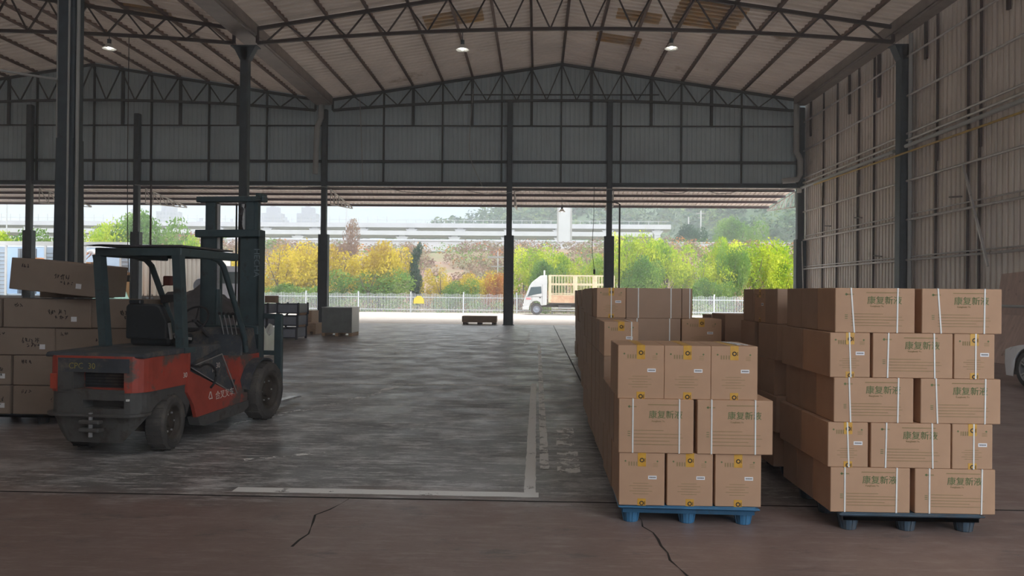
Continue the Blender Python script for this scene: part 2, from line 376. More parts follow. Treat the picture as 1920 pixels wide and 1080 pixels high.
strip_obj('floor_crack', [(-1.62, 4.9), (-1.58, 5.3), (-1.66, 5.6), (-1.5, 6.05)], .012, joint_m, jag=.02, seed=4, label='jagged crack running towards the camera left of the centre', cat='crack', kind='structure')
strip_obj('floor_crack', [(.75, 5.9), (.84, 5.2), (.93, 4.4), (1.02, 3.7)], .012, joint_m, jag=.02, seed=5, label='crack running out from under the near left pallet', cat='crack', kind='structure')
def worn_paint(name, cut, sc=3.):
    m = bpy.data.materials.new(name); m.use_nodes = True; t = m.node_tree; b = t.nodes['Principled BSDF']; o = t.nodes['Material Output']
    b.inputs['Base Color'].default_value = C(246, 246, 242); b.inputs['Roughness'].default_value = .5
    c = N(t, 'ShaderNodeTexCoord'); n = N(t, 'ShaderNodeTexNoise'); n.inputs['Scale'].default_value = sc; n.inputs['Detail'].default_value = 9; n.inputs['Roughness'].default_value = .75
    t.links.new(c.outputs['Object'], n.inputs['Vector'])
    r = N(t, 'ShaderNodeMapRange'); r.inputs['From Min'].default_value = cut; r.inputs['From Max'].default_value = cut+.05; t.links.new(n.outputs['Fac'], r.inputs['Value'])
    tr = N(t, 'ShaderNodeBsdfTransparent'); mx = N(t, 'ShaderNodeMixShader'); t.links.new(r.outputs[0], mx.inputs[0]); t.links.new(tr.outputs[0], mx.inputs[1]); t.links.new(b.outputs[0], mx.inputs[2]); t.links.new(mx.outputs[0], o.inputs[0])
    return m
wp1 = worn_paint('worn_floor_paint', .36); wp2 = worn_paint('very_worn_floor_paint', .49); wp3 = worn_paint('chipped_floor_paint', .42, 5)
PL = [([(-2.55, 6.27), (.03, 6.27)], .15, wp1, 'white painted cross line nearest the camera, solid and chipped'),
      ([(-.045, 6.34), (-.045, 13.9)], .1, wp1, 'white lengthwise line joining the two cross lines at their right ends'),
      ([(.09, 7.2), (.09, 24)], .09, wp3, 'thinner worn lengthwise line just right of the solid one'),
      ([(-4.9, 13.55), (.0, 13.55)], .13, wp3, 'thin white cross line running right from the forklift front wheel'),
      ([(-3.85, 9.3), (-2.85, 11.4), (-2.45, 13.4)], .16, wp2, 'worn diagonal white marking beside the forklift'),
      ([(.32, 7.0), (.36, 9.4)], .22, wp2, 'faint rubbed out white patch right of the lengthwise lines'),
      ([(-.35, 24), (-.25, 33)], .1, wp2, 'faint far lengthwise line near the open end of the hall'),
      ([(-1.7, 26), (-1.1, 35)], .1, wp2, 'faint far slanting line running to the low pallet'),
      ([(-7.2, 21.5), (-6.0, 23.3)], .12, wp2, 'short worn white dash in front of the big white crate'),
      ([(-2.9, 7.35), (-2.2, 7.75)], .1, wp2, 'scuffed white smear inside the painted bay near its left front')]
for i, (p, w, m, lb) in enumerate(PL): strip_obj('painted_line', p, w, m, z=.002+.0004*i, jag=.004, seed=i, label=lb, cat='floor marking')

# ------------------------------------------------------------------ corrugated sheets
def ribs(a, b, per=.27, depth=.045, frac=.32):
    """trapezoid profile from a to b: list of (t, offset)"""
    out = []; t = a
    while t < b-1e-6:
        out += [(t, 0), (t+per*(1-frac)-.02, 0), (t+per*(1-frac), depth), (t+per-.02, depth)]; t += per
    out.append((min(b, t), 0)); return [(min(x, b), y) for x, y in out]
def sheet_wall_y(name, y, x0, x1, zlo, zhi, m, per=.27, depth=.045, sgn=1):   # stands in the XZ plane
    pr = ribs(x0, x1, per, depth); vs = []
    for x, o in pr: vs += [(x, y+sgn*o, zlo), (x, y+sgn*o, zhi(x))]
    mb = MB(); mb.add(vs, [(2*i, 2*i+2, 2*i+3, 2*i+1) for i in range(len(pr)-1)], m)
    vs2 = [(v[0], v[1]+sgn*(depth+.02), v[2]) for v in vs]      # outer face, so the sheet has thickness
    mb.add(vs2, [(2*i, 2*i+1, 2*i+3, 2*i+2) for i in range(len(pr)-1)], m)
    return mb.build(name)
ceil = MB()
for xc, xa, xb in ((XC, XL, XR), (XC2, XL2, XL)):
    pr = ribs(YS, YW+.1, .38, .075, .3)
    for ea in (xa, xb):
        for t, off in ((0, 0), (1, .08)):
            vs = []
            for y, o in pr:
                vs += [(ea, y, ZE-o+.02+t*.1), (xc, y, ZA-o+.02+t*.1)]
            ceil.add(vs, [(2*i, 2*i+2, 2*i+3, 2*i+1) for i in range(len(pr)-1)], roof_m)
tag(ceil.build('ceiling'), kind='structure')
# stained sheets let into the roof underside
for i, (x0, x1, y0, y1, lb) in enumerate([(-4.7, -2.3, 29.5, 31.0, 'rust-stained roof sheet left of the centre lamp, under the left slope'),
        (3.2, 5.0, 30.2, 31.4, 'rust-stained roof sheet just left of the right-hand lamp'),
        (5.4, 8.0, 28.6, 31.0, 'rust-stained roof sheet right of the right-hand lamp'),
        (2.6, 4.6, 33.2, 34.6, 'smaller stained roof sheet beyond the right-hand lamp'),
        (-16, -14, 27.2, 28.4, 'stained roof sheet in the left nave beside its lamp')]):
    xc = XC if x0 > XL else XC2; y0 = YS+.38*round((y0-YS)/.38); y1 = YS+.38*round((y1-YS)/.38); mb = MB(); pr = ribs(y0, y1, .38, .075, .3); vs = []
    for y, o in pr: vs += [(x0, y, roof_z(x0, xc)-o+.012), (x1, y, roof_z(x1, xc)-o+.012)]
    mb.add(vs, [(2*k, 2*k+2, 2*k+3, 2*k+1) for k in range(len(pr)-1)], skyl_m)
    tag(mb.build('roof_panel'), lb, 'roof panel')

# purlins: each runs the length of the hall under the sheets
for nave, xc in (('right', XC), ('left', XC2)):
    for k in range(-7, 8):
        x = xc+k*HALF/8; z = roof_z(x, xc)-.085
        mb = MB(); mb.bar((x, YS, z), (x, YW, z), .08, .16, purlin_m); mb.bar((x+.04, YS, z-.07), (x+.04, YW, z-.07), .08, .02, purlin_m)
        if k == 0: lb = f'brown ridge purlin along the peak of the {nave} nave roof'
        else: lb = f'brown purlin under the {nave} nave roof, {ORD[abs(k)-1]} {"left" if k < 0 else "right"} of its ridge'
        tag(mb.build('roof_purlin'), lb, 'purlin', f'{nave} nave roof purlins')

# trusses
def truss(xc, Y, m, label, wt=.1):
    t = thing('roof_truss', label, 'roof truss', (xc, Y, 0))
    zt = lambda x: ZE-.22+(ZA-ZE)*(1-abs(x)/HALF)
    zb = lambda x: 10.98+.56*(1-(x/HALF)**2)
    e_ = HALF-.45
    for s in (-1, 1):
        mb = MB(); mb.bar((s*e_, 0, zt(e_)), (0, 0, zt(0)), wt, wt*1.3, m); one(mb, t, 'top_chord')
    n = 16; P = [(-e_+2*e_*i/n, 0, zb(-e_+2*e_*i/n)) for i in range(n+1)]
    mb = MB()
    for a, b in zip(P, P[1:]): mb.bar(a, b, wt, wt*1.2, m)
    one(mb, t, 'bottom_chord')
    st = HALF/8
    for k in range(-7, 8):
        for s in (-1, 1):
            xb = (k+.5*s)*st
            if abs(xb) > e_: continue
            mb = MB(); mb.bar((k*st, 0, zt(k*st)), (xb, 0, zb(xb)), wt*.55, wt*.55, m); one(mb, t, 'brace')
    for s in (-1, 1):
        mb = MB(); mb.bar((s*e_, 0, zt(e_)), (s*e_, 0, zb(e_)), wt, wt, m); one(mb, t, 'end_post')
    return t
truss(XC, YF, truss_m, 'arched steel lattice truss over the right nave, nearest the camera')
truss(XC2, YF, truss_m, 'arched steel lattice truss over the left nave, level with the forklift mast')
truss(XC, YW-.18, truss_far, 'grey lattice truss against the far end wall of the right nave')
truss(XC2, YW-.18, truss_far, 'grey lattice truss against the far end wall of the left nave')

# columns
def column(x, y, zt, label, w=.3, cap=True, sleeve=0, sw=.5, group=None, low=None):
    t = thing('steel_column', label, 'column', (x, y, 0), group=group)
    mb = MB(); mb.bbox(-w/2, w/2, -w/2, w/2, 0, zt, .03, steel_dark); one(mb, t, 'shaft')
    if sleeve:
        mb = MB()
        mb.bx(-sw/2, sw/2, -w/2-.03, w/2+.03, .02, sleeve, steel_dark)
        mb.bx(-sw/2+.06, -sw/2+.12, -w/2-.07, w/2+.07, .02, sleeve, steel_dark); mb.bx(sw/2-.12, sw/2-.06, -w/2-.07, w/2+.07, .02, sleeve, steel_dark)
        one(mb, t, 'sleeve')
    mb = MB(); mb.bx(-sw*.6, sw*.6, -sw*.5, sw*.5, 0, .025, steel_dark); one(mb, t, 'base_plate')
    if cap:
        mb = MB(); c = .42
        mb.add([(-w/2, -w/2, zt-.5), (w/2, -w/2, zt-.5), (w/2, w/2, zt-.5), (-w/2, w/2, zt-.5), (-c, -w/2, zt), (c, -w/2, zt), (c, w/2, zt), (-c, w/2, zt)],
               [(0, 1, 5, 4), (1, 2, 6, 5), (2, 3, 7, 6), (3, 0, 4, 7), (4, 5, 6, 7), (0, 3, 2, 1)], steel_dark)
        mb.bx(-.5, .5, -.2, .2, zt, zt+.04, steel_dark); one(mb, t, 'capital')
    return t
column(XL, YF, 10.85, 'dark column with flared head between the naves, behind the forklift mast', .31)
column(XR-.05, YF, 10.85, 'dark column with flared head against the corrugated right wall', .42)
nc = column(XL+.05, YN, 10.85, 'nearest thick column at the left, carrying pale conduits', .40)
for dx, dy, rr, mm_ in ((-.24, -.1, .035, pvc_m), (.1, -.235, .025, pvc_m), (.245, -.12, .04, pvc_m)):
    mb = MB(); mb.tube([(dx, dy, .1), (dx, dy, 10.4)], rr, mm_); tag(one(mb, nc, 'conduit'), 'pale conduit')
mb = MB(); mb.prism([(-.27, 0), (.27, 0), (.2, 5.2), (-.2, 5.2)], -.21, .21, steel_dark, 'y'); one(mb, nc, 'stiffener')
column(XL, YW, 11.1, 'far column between the naves, beside the grey downpipe and white crate', .28, False, 4.6, .5)
column(-1.46, YW-.1, 11.5, 'sleeved dark column standing in the middle of the far opening', .28, False, 4.6, .5)
column(3.66, YW-.1, 11.5, 'sleeved dark column in the far opening behind the left carton row', .28, False, 4.6, .5)
column(-20.96, YW-.1, 10.85, 'sleeved dark column in the far opening behind the forklift', .28, False, 4.65, .48)
column(-26.7, YW-.1, 11.3, 'sleeved dark column at the far left, behind the tilted carton', .28, False, 4.7, .48)
column(XR-.12, YW-.05, 11.2, 'dark corner column at the far end of the right wall', .34, False, 4.5, .5)

# ------------------------------------------------------------------ far wall (above the opening)
wf = MB()
for xc, xa, xb in ((XC, XL, XR), (XC2, XL2, XL)):
    for part_a, part_b in ((xa, xc), (xc, xb+(.2 if xb == XR else 0))):
        pr = ribs(part_a, part_b, .24, .03, .3); vs = []
        for x, o in pr: vs += [(x, YW+.12+o, 7.32), (x, YW+.12+o, roof_z(x, xc)+.1)]
        wf.add(vs, [(2*i, 2*i+2, 2*i+3, 2*i+1) for i in range(len(pr)-1)], wallf_m)
        vs = [(v[0], v[1]+.06, v[2]) for v in vs]
        wf.add(vs, [(2*i, 2*i+1, 2*i+3, 2*i+2) for i in range(len(pr)-1)], wallf_m)
wfo = tag(wf.build('wall_far'), kind='structure')
for z, w in ((10.28, .06), (8.42, .14), (11.9, .05)):
    x0, x1 = (XL2, XR) if z < 11.8 else (XC-5, XC+5)
    mb = MB(); mb.bx(x0, x1, YW+.03, YW+.11, z-w/2, z+w/2, truss_far); one(mb, wfo, 'girt')
mb = MB(); mb.bx(XL2, XR, YW-.12, YW+.1, 7.14, 7.32, steel_dark); mb.bx(XL2, XR, YW-.14, YW+.12, 7.3, 7.335, steel_dark); mb.bx(XL2, XR, YW-.14, YW+.12, 7.12, 7.15, steel_dark); one(mb, wfo, 'lintel')
for xc, nm in ((XC, 0), (XC2, 1)):
    for k in range(-3, 4):
        x = xc+k*HALF/4
        mb = MB(); mb.bx(x-.04, x+.04, YW+.0, YW+.1, 7.33, roof_z(x, xc)-.1, truss_far); one(mb, wfo, 'stud')
        if k != 3:
            mb = MB(); x2 = x+HALF/8; mb.bx(x2-.07, x2+.07, YW+.0, YW+.1, 10.3, roof_z(x2, xc)-.1, truss_far); one(mb, wfo, 'stud')

# ------------------------------------------------------------------ right wall
wr = MB(); pr = ribs(YS, YW+.1, .27, .045, .34); vs = []
for y, o in pr: vs += [(XR+.16+o, y, 0), (XR+.16+o, y, ZE+.1)]
wr.add(vs, [(2*i, 2*i+2, 2*i+3, 2*i+1) for i in range(len(pr)-1)], wallr_m)
vs = [(v[0]+.06, v[1], v[2]) for v in vs]; wr.add(vs, [(2*i, 2*i+1, 2*i+3, 2*i+2) for i in range(len(pr)-1)], wallr_m)
wro = tag(wr.build('wall_right'), kind='structure')
for z, r_ in ((3.0, .04), (3.12, .025), (4.46, .045), (4.66, .025), (5.88, .045), (7.36, .05), (7.6, .045), (8.98, .045), (10.42, .04)):
    mb = MB(); mb.tube([(XR-.02+(.06 if r_ < .03 else 0), YS+.2, z), (XR-.02+(.06 if r_ < .03 else 0), YW, z)], r_, girt_m); one(mb, wro, 'girt', smooth=True)
for i, y in enumerate((36.0, 34.3, 32.1, 30.6, 25.9, 24.0, 23.4, 20.6, 18.9, 16.5, 14, 11.5)):
    mb = MB(); z1 = ZE-.1 if i % 2 else 6.9
    mb.bx(XR+.07, XR+.14, y-.028, y+.028, 0, z1, stud_m)
    if i % 2 == 0: mb.bx(XR+.07, XR+.14, y-.09, y-.04, 6.3, ZE-.1, stud_m)
    one(mb, wro, 'stud')
for i, y in enumerate((37.6, 33.0, 30.2, 26.6, 22.0)):
    mb = MB(); mb.bx(XR+.06, XR+.14, y-.06, y+.06, 9.6 if i < 3 else 10.0, ZE, stud_m); one(mb, wro, 'short_stud')
for i, (y, z) in enumerate(((35.2, 4.9), (31.9, 4.95), (24.6, 4.9), (30.1, 3.25))):
    mb = MB(); mb.bar((XR+.05, y-.35, z-.02), (XR+.05, y+.35, z+.05), .05, .05, stud_m); one(mb, wro, 'bracket')
mb = MB(); mb.bar((XR-.09, 23.93, 5.84), (XR-.09, 22.6, 2.6), .06, .06, girt_m); one(mb, wro, 'loose_brace')
mb = MB(); mb.tube([(XR-.12, 38.1, 4.4), (XR-.15, 37.6, .1)], .03, girt_m); one(mb, wro, 'brace')
# eaves gutters along the building
def gutter(x, w, label, y0=YS):
    t = thing('eaves_gutter', label, 'gutter', (x, 0, 0)); mb = MB(); z = 11.3; 
    mb.bx(-w/2, w/2, y0, YW-.2, z, z+.03, gutter_m); mb.bx(-w/2, -w/2+.02, y0, YW-.2, z, z+.42, gutter_m); mb.bx(w/2-.02, w/2, y0, YW-.2, z, z+.42, gutter_m)
    one(mb, t, 'trough')
    mb = MB(); mb.bx(-w/2+.1, w/2-.1, y0, YW-.3, z-.05, z, gutter_m); one(mb, t, 'seam')
gutter(XL, .9, 'wide valley gutter running back between the two naves')
gutter(XR-.22, .62, 'pale eaves gutter along the top of the right wall')

# pipes
def pipe(name, label, pts, r, m, cat='pipe', group=None):
    mb = MB(); mb.tube(pts, r, m, 10); return tag(mb.build(name, smooth=True), label, cat, group)
pipe('wall_pipe', 'thick grey pipe along the right wall above the yellow pipe', [(XR-.18, 12, 7.08), (XR-.18, 27.4, 7.1)], .07, pvc_m)
pipe('wall_pipe', 'thick grey pipe on the right wall beyond the dark column', [(XR-.18, 28.3, 7.08), (XR-.18, 38.1, 7.08)], .07, pvc_m)
pipe('gas_pipe', 'thin yellow pipe along the right wall', [(XR-.3, 12, 6.6), (XR-.3, 35.7, 6.95), (XR-.3, 36, 6.95)], .035, yellow_pipe_m)
pipe('downpipe', 'grey elbowed downpipe in the far right corner', [(13.0, 38.05, 11.3), (13.0, 38.05, 8.9), (13.12, 38.05, 8.7), (13.2, 38.05, 8.5), (13.2, 38.05, 7.75), (13.05, 38.03, 7.5), (12.3, 38.0, 7.42)], .14, pvc_m, 'downpipe')
pipe('downpipe', 'grey downpipe dropping from the valley gutter at the far column', [(XL-.1, YW-.35, 11.25), (XL-.1, YW-.35, 10.6), (XL-.3, YW-.35, 10.1), (XL-.38, YW-.35, 7.7)], .14, pvc_m, 'downpipe')
pipe('downpipe', 'pale downpipe beside the dark column on the right wall', [(XR+.0, 27.45, 11.2), (XR+.0, 27.45, .2)], .07, pvc_m, 'downpipe')
pipe('guard_rail', 'white horizontal tube rail in front of the plywood by the right wall', [(12.45, 17.5, 1.45), (12.45, 24, 1.45)], .04, pvc_m, 'rail')
for y in (18.2, 23.8): 
    mb = MB(); mb.tube([(12.45, y, 0), (12.45, y, 1.45)], .035, pvc_m); tag(mb.build('rail_post', smooth=True), f'white post carrying the {"near" if y < 20 else "far"} end of the tube rail', 'post')
# pale conduit strung from the near column
pipe('conduit', 'pale conduit running from the near left column out of the frame', [(XL-.1, YN-.25, 6.55), (XL-1.2, YN-.35, 6.7), (XL-2.6, YN-.4, 6.95)], .03, pvc_m, 'conduit')
pipe('standing_pipe', 'thin dark pipe standing beside the far column behind the carton row', [(4.15, YW-.5, 0), (4.15, YW-.5, 6.2), (3.9, YW-.5, 6.3), (1.5, YW-.5, 6.32)], .045, dcable_m)
pipe('standing_pipe', 'thin brown pipe standing beyond the forklift guard', [(-20.1, YW-.3, 0), (-20.1, YW-.3, 7.1)], .05, stud_m)
def hanging(label, pts, r=.018, m=None, sw=None):
    t = thing('hanging_cable', label, 'cable', pts[0]); o = Vector(pts[0]); mb = MB()
    Q = []
    for a, b in zip(pts, pts[1:]):
        for i in range(6): Q.append(Vector(a).lerp(Vector(b), i/6)-o)
    Q.append(Vector(pts[-1])-o)
    for _ in range(4): Q = [Q[0]]+[(Q[i-1]+2*Q[i]+Q[i+1])/4 for i in range(1, len(Q)-1)]+[Q[-1]]
    mb.tube(Q, r, m or cable_m, 6); one(mb, t, 'cord', smooth=True)
    if sw: 
        mb = MB(); p = Q[-1]; mb.bbox(p.x-.05, p.x+.05, p.y-.05, p.y+.05, p.z-.25, p.z, .01, black_m); tag(one(mb, t, 'switch_box'), 'black switch box')
    return t
Yc = YW-.35
hanging('white cable hanging straight beside the far column of the right nave', [(-9.2, Yc, 11.6), (-9.1, Yc, 9.5), (-9.0, Yc, 7.3)])
hanging('white cable hanging in a long bow left of the centre column', [(-3.35, Yc, 12.1), (-3.5, Yc, 10.2), (-3.55, Yc, 8.6), (-2.85, Yc, 7.1)])
hanging('white cable hanging at the far left of the left nave', [(-28.3, Yc, 11.5), (-28.4, Yc, 9.5), (-28.2, Yc, 7.3)])
hanging('dark cable with a switch hanging left of the forklift guard', [(-15.6, YF, 11.28), (-15.6, YF, 6), (-15.55, YF, 3.4), (-15.5, YF, 2.2)], .015, dcable_m, True)
hanging('dark cable with a switch hanging in the far opening over the truck', [(2.88, 38.3, 7.16), (2.88, 38.3, 5.6), (2.78, 38.3, 3.9), (2.92, 38.3, 2.9)], .015, dcable_m, True)
for i, (a, b, s) in enumerate((((XL, 38.2, 7.05), (3.7, 38.2, 7.0), .35), ((-21, 38.2, 7.1), (XL, 38.2, 7.05), .2), ((3.7, 38.2, 7.0), (13.3, 38.2, 7.1), .3))):
    a, b = Vector(a), Vector(b)
    pts = [a.lerp(b, t/14)-Vector((0, 0, s*(1-(2*t/14-1)**2)*(.6+.4*math.sin(t*1.7)))) for t in range(15)]
    pipe('sagging_wire', ['white wire sagging under the lintel between the far middle columns', 'white wire sagging under the lintel of the left nave', 'white wire sagging under the lintel at the right end'][i], pts, .018, cable_m, 'wire')

# ------------------------------------------------------------------ lamps
def highbay(x, y, z, label, rod=.7, s=1.):
    t = thing('high_bay_lamp', label, 'lamp', (x, y, z), group='high bay lamps')
    mb = MB(); mb.lathe([(.05*s, .19*s), (.1*s, .17*s), (.17*s, .06*s), (.24*s, 0), (.25*s, -.015), (.235*s, -.01), (.16*s, .05*s), (.05*s, .1*s)], lamp_m, n=24); one(mb, t, 'shade', smooth=True)
    mb = MB(); mb.lathe([(.07*s, .35*s), (.075*s, .33*s), (.07*s, .18*s)], steel_dark, n=12, cap=True); one(mb, t, 'ballast_housing', smooth=True)
    mb = MB(); mb.tube([(0, 0, .34*s), (0, 0, .34*s+rod)], .015, steel_dark); one(mb, t, 'stem')
    mb = MB(); mb.lathe([(0.001, -.03), (.05, -.01), (.055, .06), (.03, .1)], bulb_m, n=12); one(mb, t, 'bulb', smooth=True)
highbay(-2.87, YF-.02, 10.76, 'white high bay lamp hanging from the near truss, centre of the picture', .3)
highbay(4.9, YF-.02, 10.8, 'white high bay lamp hanging from the near truss, right of the ridge', .3)
highbay(-16.35, YF-.02, 10.82, 'white high bay lamp hanging in the left nave', .3)
highbay(1.35, 41.6, 6.2, 'small lamp hanging from the canopy outside the far opening', .58, .8)
t = thing('floodlight', 'small white floodlight at the top of the far right corner column', 'lamp', (13.15, 38.0, 6.95)); mb = MB()
mb.bbox(-.1, .1, -.05, .05, -.12, .1, .015, lamp_m); one(mb, t, 'housing'); mb = MB(); mb.bar((0, 0, .1), (.2, .1, .2), .03, .03, steel_dark); one(mb, t, 'arm')

# ------------------------------------------------------------------ canopy outside
cn = thing('canopy', 'lean-to sheet canopy on brackets outside the far opening', 'canopy', (0, YW+.2, 0))
CE = 4.75
pr = ribs(XL2, 13.35, .25, .035, .35); vs = []
for x, o in pr: vs += [(x, .0, 7.22+o), (x, CE+.15, 6.78+o)]
mb = MB(); mb.add(vs, [(2*i, 2*i+2, 2*i+3, 2*i+1) for i in range(len(pr)-1)], M('canopy_sheet', C(238, 226, 218), .5, 0, .06, 1))
vs = [(v[0], v[1], v[2]+.07) for v in vs]; mb.add(vs, [(2*i, 2*i+1, 2*i+3, 2*i+2) for i in range(len(pr)-1)], MATS['canopy_sheet']); one(mb, cn, 'roof_sheet')
for k, y in enumerate((.5, 1.9, 3.3, CE)):
    mb = MB(); z = 7.22-.44*y/(CE+.15)-.09; mb.bar((XL2, y, z), (13.3, y, z), .07, .14, M('canopy_purlin', C(98, 88, 92), .6)); one(mb, cn, 'purlin')
for x in (-26.7, -20.96, XL, -1.46, 3.66, 13.2):
    mb = MB(); w = .05; x_ = x+.25 if x < 13 else x
    top = [(x_, .1+i*(CE-.1)/6, 6.98-.43*i/6) for i in range(7)]; bot = [(x_, .1+i*(CE-.1)/6, 6.2+.3*i/6) for i in range(7)]
    for a, b in zip(top, top[1:]): mb.bar(a, b, w, w, girt_m)
    for a, b in zip(bot, bot[1:]): mb.bar(a, b, w, w, girt_m)
    for i in range(6): mb.bar(top[i], bot[i+1], w*.7, w*.7, girt_m); mb.bar(bot[i], top[i], w*.7, w*.7, girt_m)
    one(mb, cn, 'bracket_truss')

# ------------------------------------------------------------------ cartons
def carton_mesh(L, Dp, Hh, kind):
    """front face on -Y, standing on z=0, centred in x, front at y=0. kind: long (lettered face), short (taped face), plain"""
    t = {}
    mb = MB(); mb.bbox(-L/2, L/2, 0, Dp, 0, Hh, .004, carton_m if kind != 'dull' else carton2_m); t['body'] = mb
    e_ = .0012
    if kind == 'long':
        pm = MB(); sz = .062
        put_text(pm, '康复新液', sz, (-L*.10, -e_, Hh*.66), print_m)
        put_text(pm, 'Kangfuxin Ye', .018, (-L*.06, -e_, Hh*.58), printf_m)
        t['lettering'] = pm; pm = MB(); pm.box((-L*.36, -e_, Hh*.86), (.015, .001, .015), print_m, (0, R(45), 0)); pm.box((-L*.31, -e_, Hh*.86), (.05, .001, .008), printf_m); t['logo'] = pm; pm = MB()
        pm.box((L*.1, -e_, Hh*.9), (L*.42, .001, .006), printf_m)
        for i, (x0, x1) in enumerate(((-.30, .10), (-.30, .34), (-.30, .36), (-.30, .18), (-.30, .34))): pm.box(((x0+x1)/2*L, -e_, Hh*(.42-.065*i)), ((x1-x0)*L, .001, .0035), printf_m)
        for i in range(3): pm.box((-.36*L, -e_, Hh*(.40-.04*i)), (.02, .001, .004), print_m)
        t['fine_print'] = pm
    if kind == 'short':
        for nm, z0, z1, zc in (('top', Hh*.74, Hh+.001, Hh*.86), ('bottom', -.001, Hh*.13, Hh*.045)):
            tp = MB(); tp.bx(-.03, .03, -e_-.0004, 0, z0, z1, tape_m)
            if nm == 'top': tp.bx(-.03, .03, 0, Dp, Hh-.0005, Hh+.0012, tape_m)
            tp.lathe([(.009, -e_-.0012), (.017, -e_-.0012)], printb_m, (0, 0, zc), 14, 'y'); tp.bx(.02, .024, -e_-.0014, -e_, zc-.014, zc+.014, printb_m)
            t['tape_'+nm] = tp
        st = MB(); st.bx(L*.14, L*.14+.062, -e_-.0006, 0, Hh*.5, Hh*.5+.026, sticker_m)
        for i in range(7): st.bx(L*.14+.008+i*.007, L*.14+.0125+i*.007, -e_-.0012, -e_, Hh*.5+.009, Hh*.5+.018, printb_m)
        t['sticker'] = st
        pm = MB(); 
        for x_ in (-.36, .34): pm.box((x_*L, -e_, Hh*.84), (.011, .001, .011), print_m, (0, R(45), 0))
        t['logo'] = pm; pm = MB()
        for i in range(4): pm.box((-.28*L+i*.055*L, -e_, Hh*.79), (.008, .001, .03), printf_m)
        for i in range(3): pm.box((.30*L, -e_, Hh*(.80-.03*i)), (.035, .001, .003), printf_m)
        for i in range(5): pm.box((-.02*L, -e_, Hh*(.42-.05*i)), (L*(.5 if i % 2 else .34), .001, .003), printf_m)
        t['fine_print'] = pm
    return t
def strap_mb(x, Dp, Hh, lean=0., w=.0105):
    mb = MB(); g = .002; o = .0035
    def seg(a, b, nrm):
        pass
    z0, z1 = -.0, Hh
    mb.add([(x-w/2-lean/2, -o, z0), (x+w/2-lean/2, -o, z0), (x+w/2+lean/2, -o, z1), (x-w/2+lean/2, -o, z1), (x-w/2-lean/2, .001, z0), (x+w/2-lean/2, .001, z0), (x+w/2+lean/2, .001, z1), (x-w/2+lean/2, .001, z1)],
           [(0, 1, 2, 3), (0, 4, 5, 1), (3, 2, 6, 7), (0, 3, 7, 4), (1, 5, 6, 2), (4, 7, 6, 5)], strap_m)
    mb.bx(x-w/2+lean/2, x+w/2+lean/2, -o, Dp+o, Hh-.0005, Hh+.0025, strap_m)
    mb.bx(x-w/2, x+w/2, Dp-.001, Dp+o, 0, Hh, strap_m)
    return mb
_cart = {}
def carton(x, y, z, L, Dp, Hh, kind, label, group, straps=(), rz=0, tilt=None, jit=True):
    """x,y = middle of the front bottom edge"""
    key = (round(L, 3), round(Dp, 3), round(Hh, 3), kind)
    t = thing('carton', label, 'carton', (x, y, z), rz+(rnd.uniform(-.006, .006) if jit else 0), group)
    if tilt: t.rotation_euler = tilt
    if key not in _cart:
        _cart[key] = {}
        for n_, mb in carton_mesh(L, Dp, Hh, kind).items():
            o = one(mb, t, {'tape_top': 'tape', 'tape_bottom': 'tape'}.get(n_, n_)); _cart[key][n_] = o
            if n_.startswith('tape'): o['label'] = 'yellow printed tape'
            if n_ == 'sticker': o['label'] = 'small white sticker'
    else:
        for n_, o in _cart[key].items():
            c = o.copy(); COL.objects.link(c); c.parent = t
    for sx_, lean in straps: tag(one(strap_mb(sx_*L, Dp, Hh, lean), t, 'strap'), 'white strap')
    return t

LAY = ['bottom', 'second', 'third', 'fourth', 'fifth']
# blue pallets
def pallet(x0, y0, w, d, label, rz=0, pallet_m=None):
    pallet_m = pallet_m or MATS['dusty_dark_blue_plastic']
    t = thing('plastic_pallet', label, 'pallet', (x0+w/2, y0+d/2, 0), rz)
    mb = MB(); mb.bbox(-w/2, w/2, -d/2, d/2, .105, .135, .012, pallet_m); mb.bbox(-w/2-.015, w/2+.015, -d/2-.015, d/2+.015, .118, .13, .005, pallet_m)
    for i in range(16):
        xx = -w/2+.05+i*(w-.1)/15; mb.bx(xx-.006, xx+.006, -d/2+.01, d/2-.01, .085, .107, pallet_m)
    for i in range(3):
        for s in (-1, 1): mb.bx(-w/2+.02, w/2-.02, s*(d/2-.01)-.004, s*(d/2-.01)+.004, .08, .107, pallet_m)
    one(mb, t, 'deck')
    fm = None
    for i in range(3):
        for j in range(3):
            px, py = -w/2+.085+i*(w-.17)/2, -d/2+.085+j*(d-.17)/2
            if fm is None:
                mb = MB(); mb.lathe([(.052, 0), (.056, .006), (.07, .1), (.078, .107)], pallet_m, n=18, cap=True)
                for k in range(9):
                    a = 2*math.pi*k/9; mb.bar((math.cos(a)*.054, math.sin(a)*.054, .003), (math.cos(a)*.074, math.sin(a)*.074, .104), .006, .006, pallet_m)
                fm = one(mb, t, 'foot', loc=(px, py, 0))
            else: c = fm.copy(); COL.objects.link(c); c.parent = t; c.location = (px, py, 0)
    return t
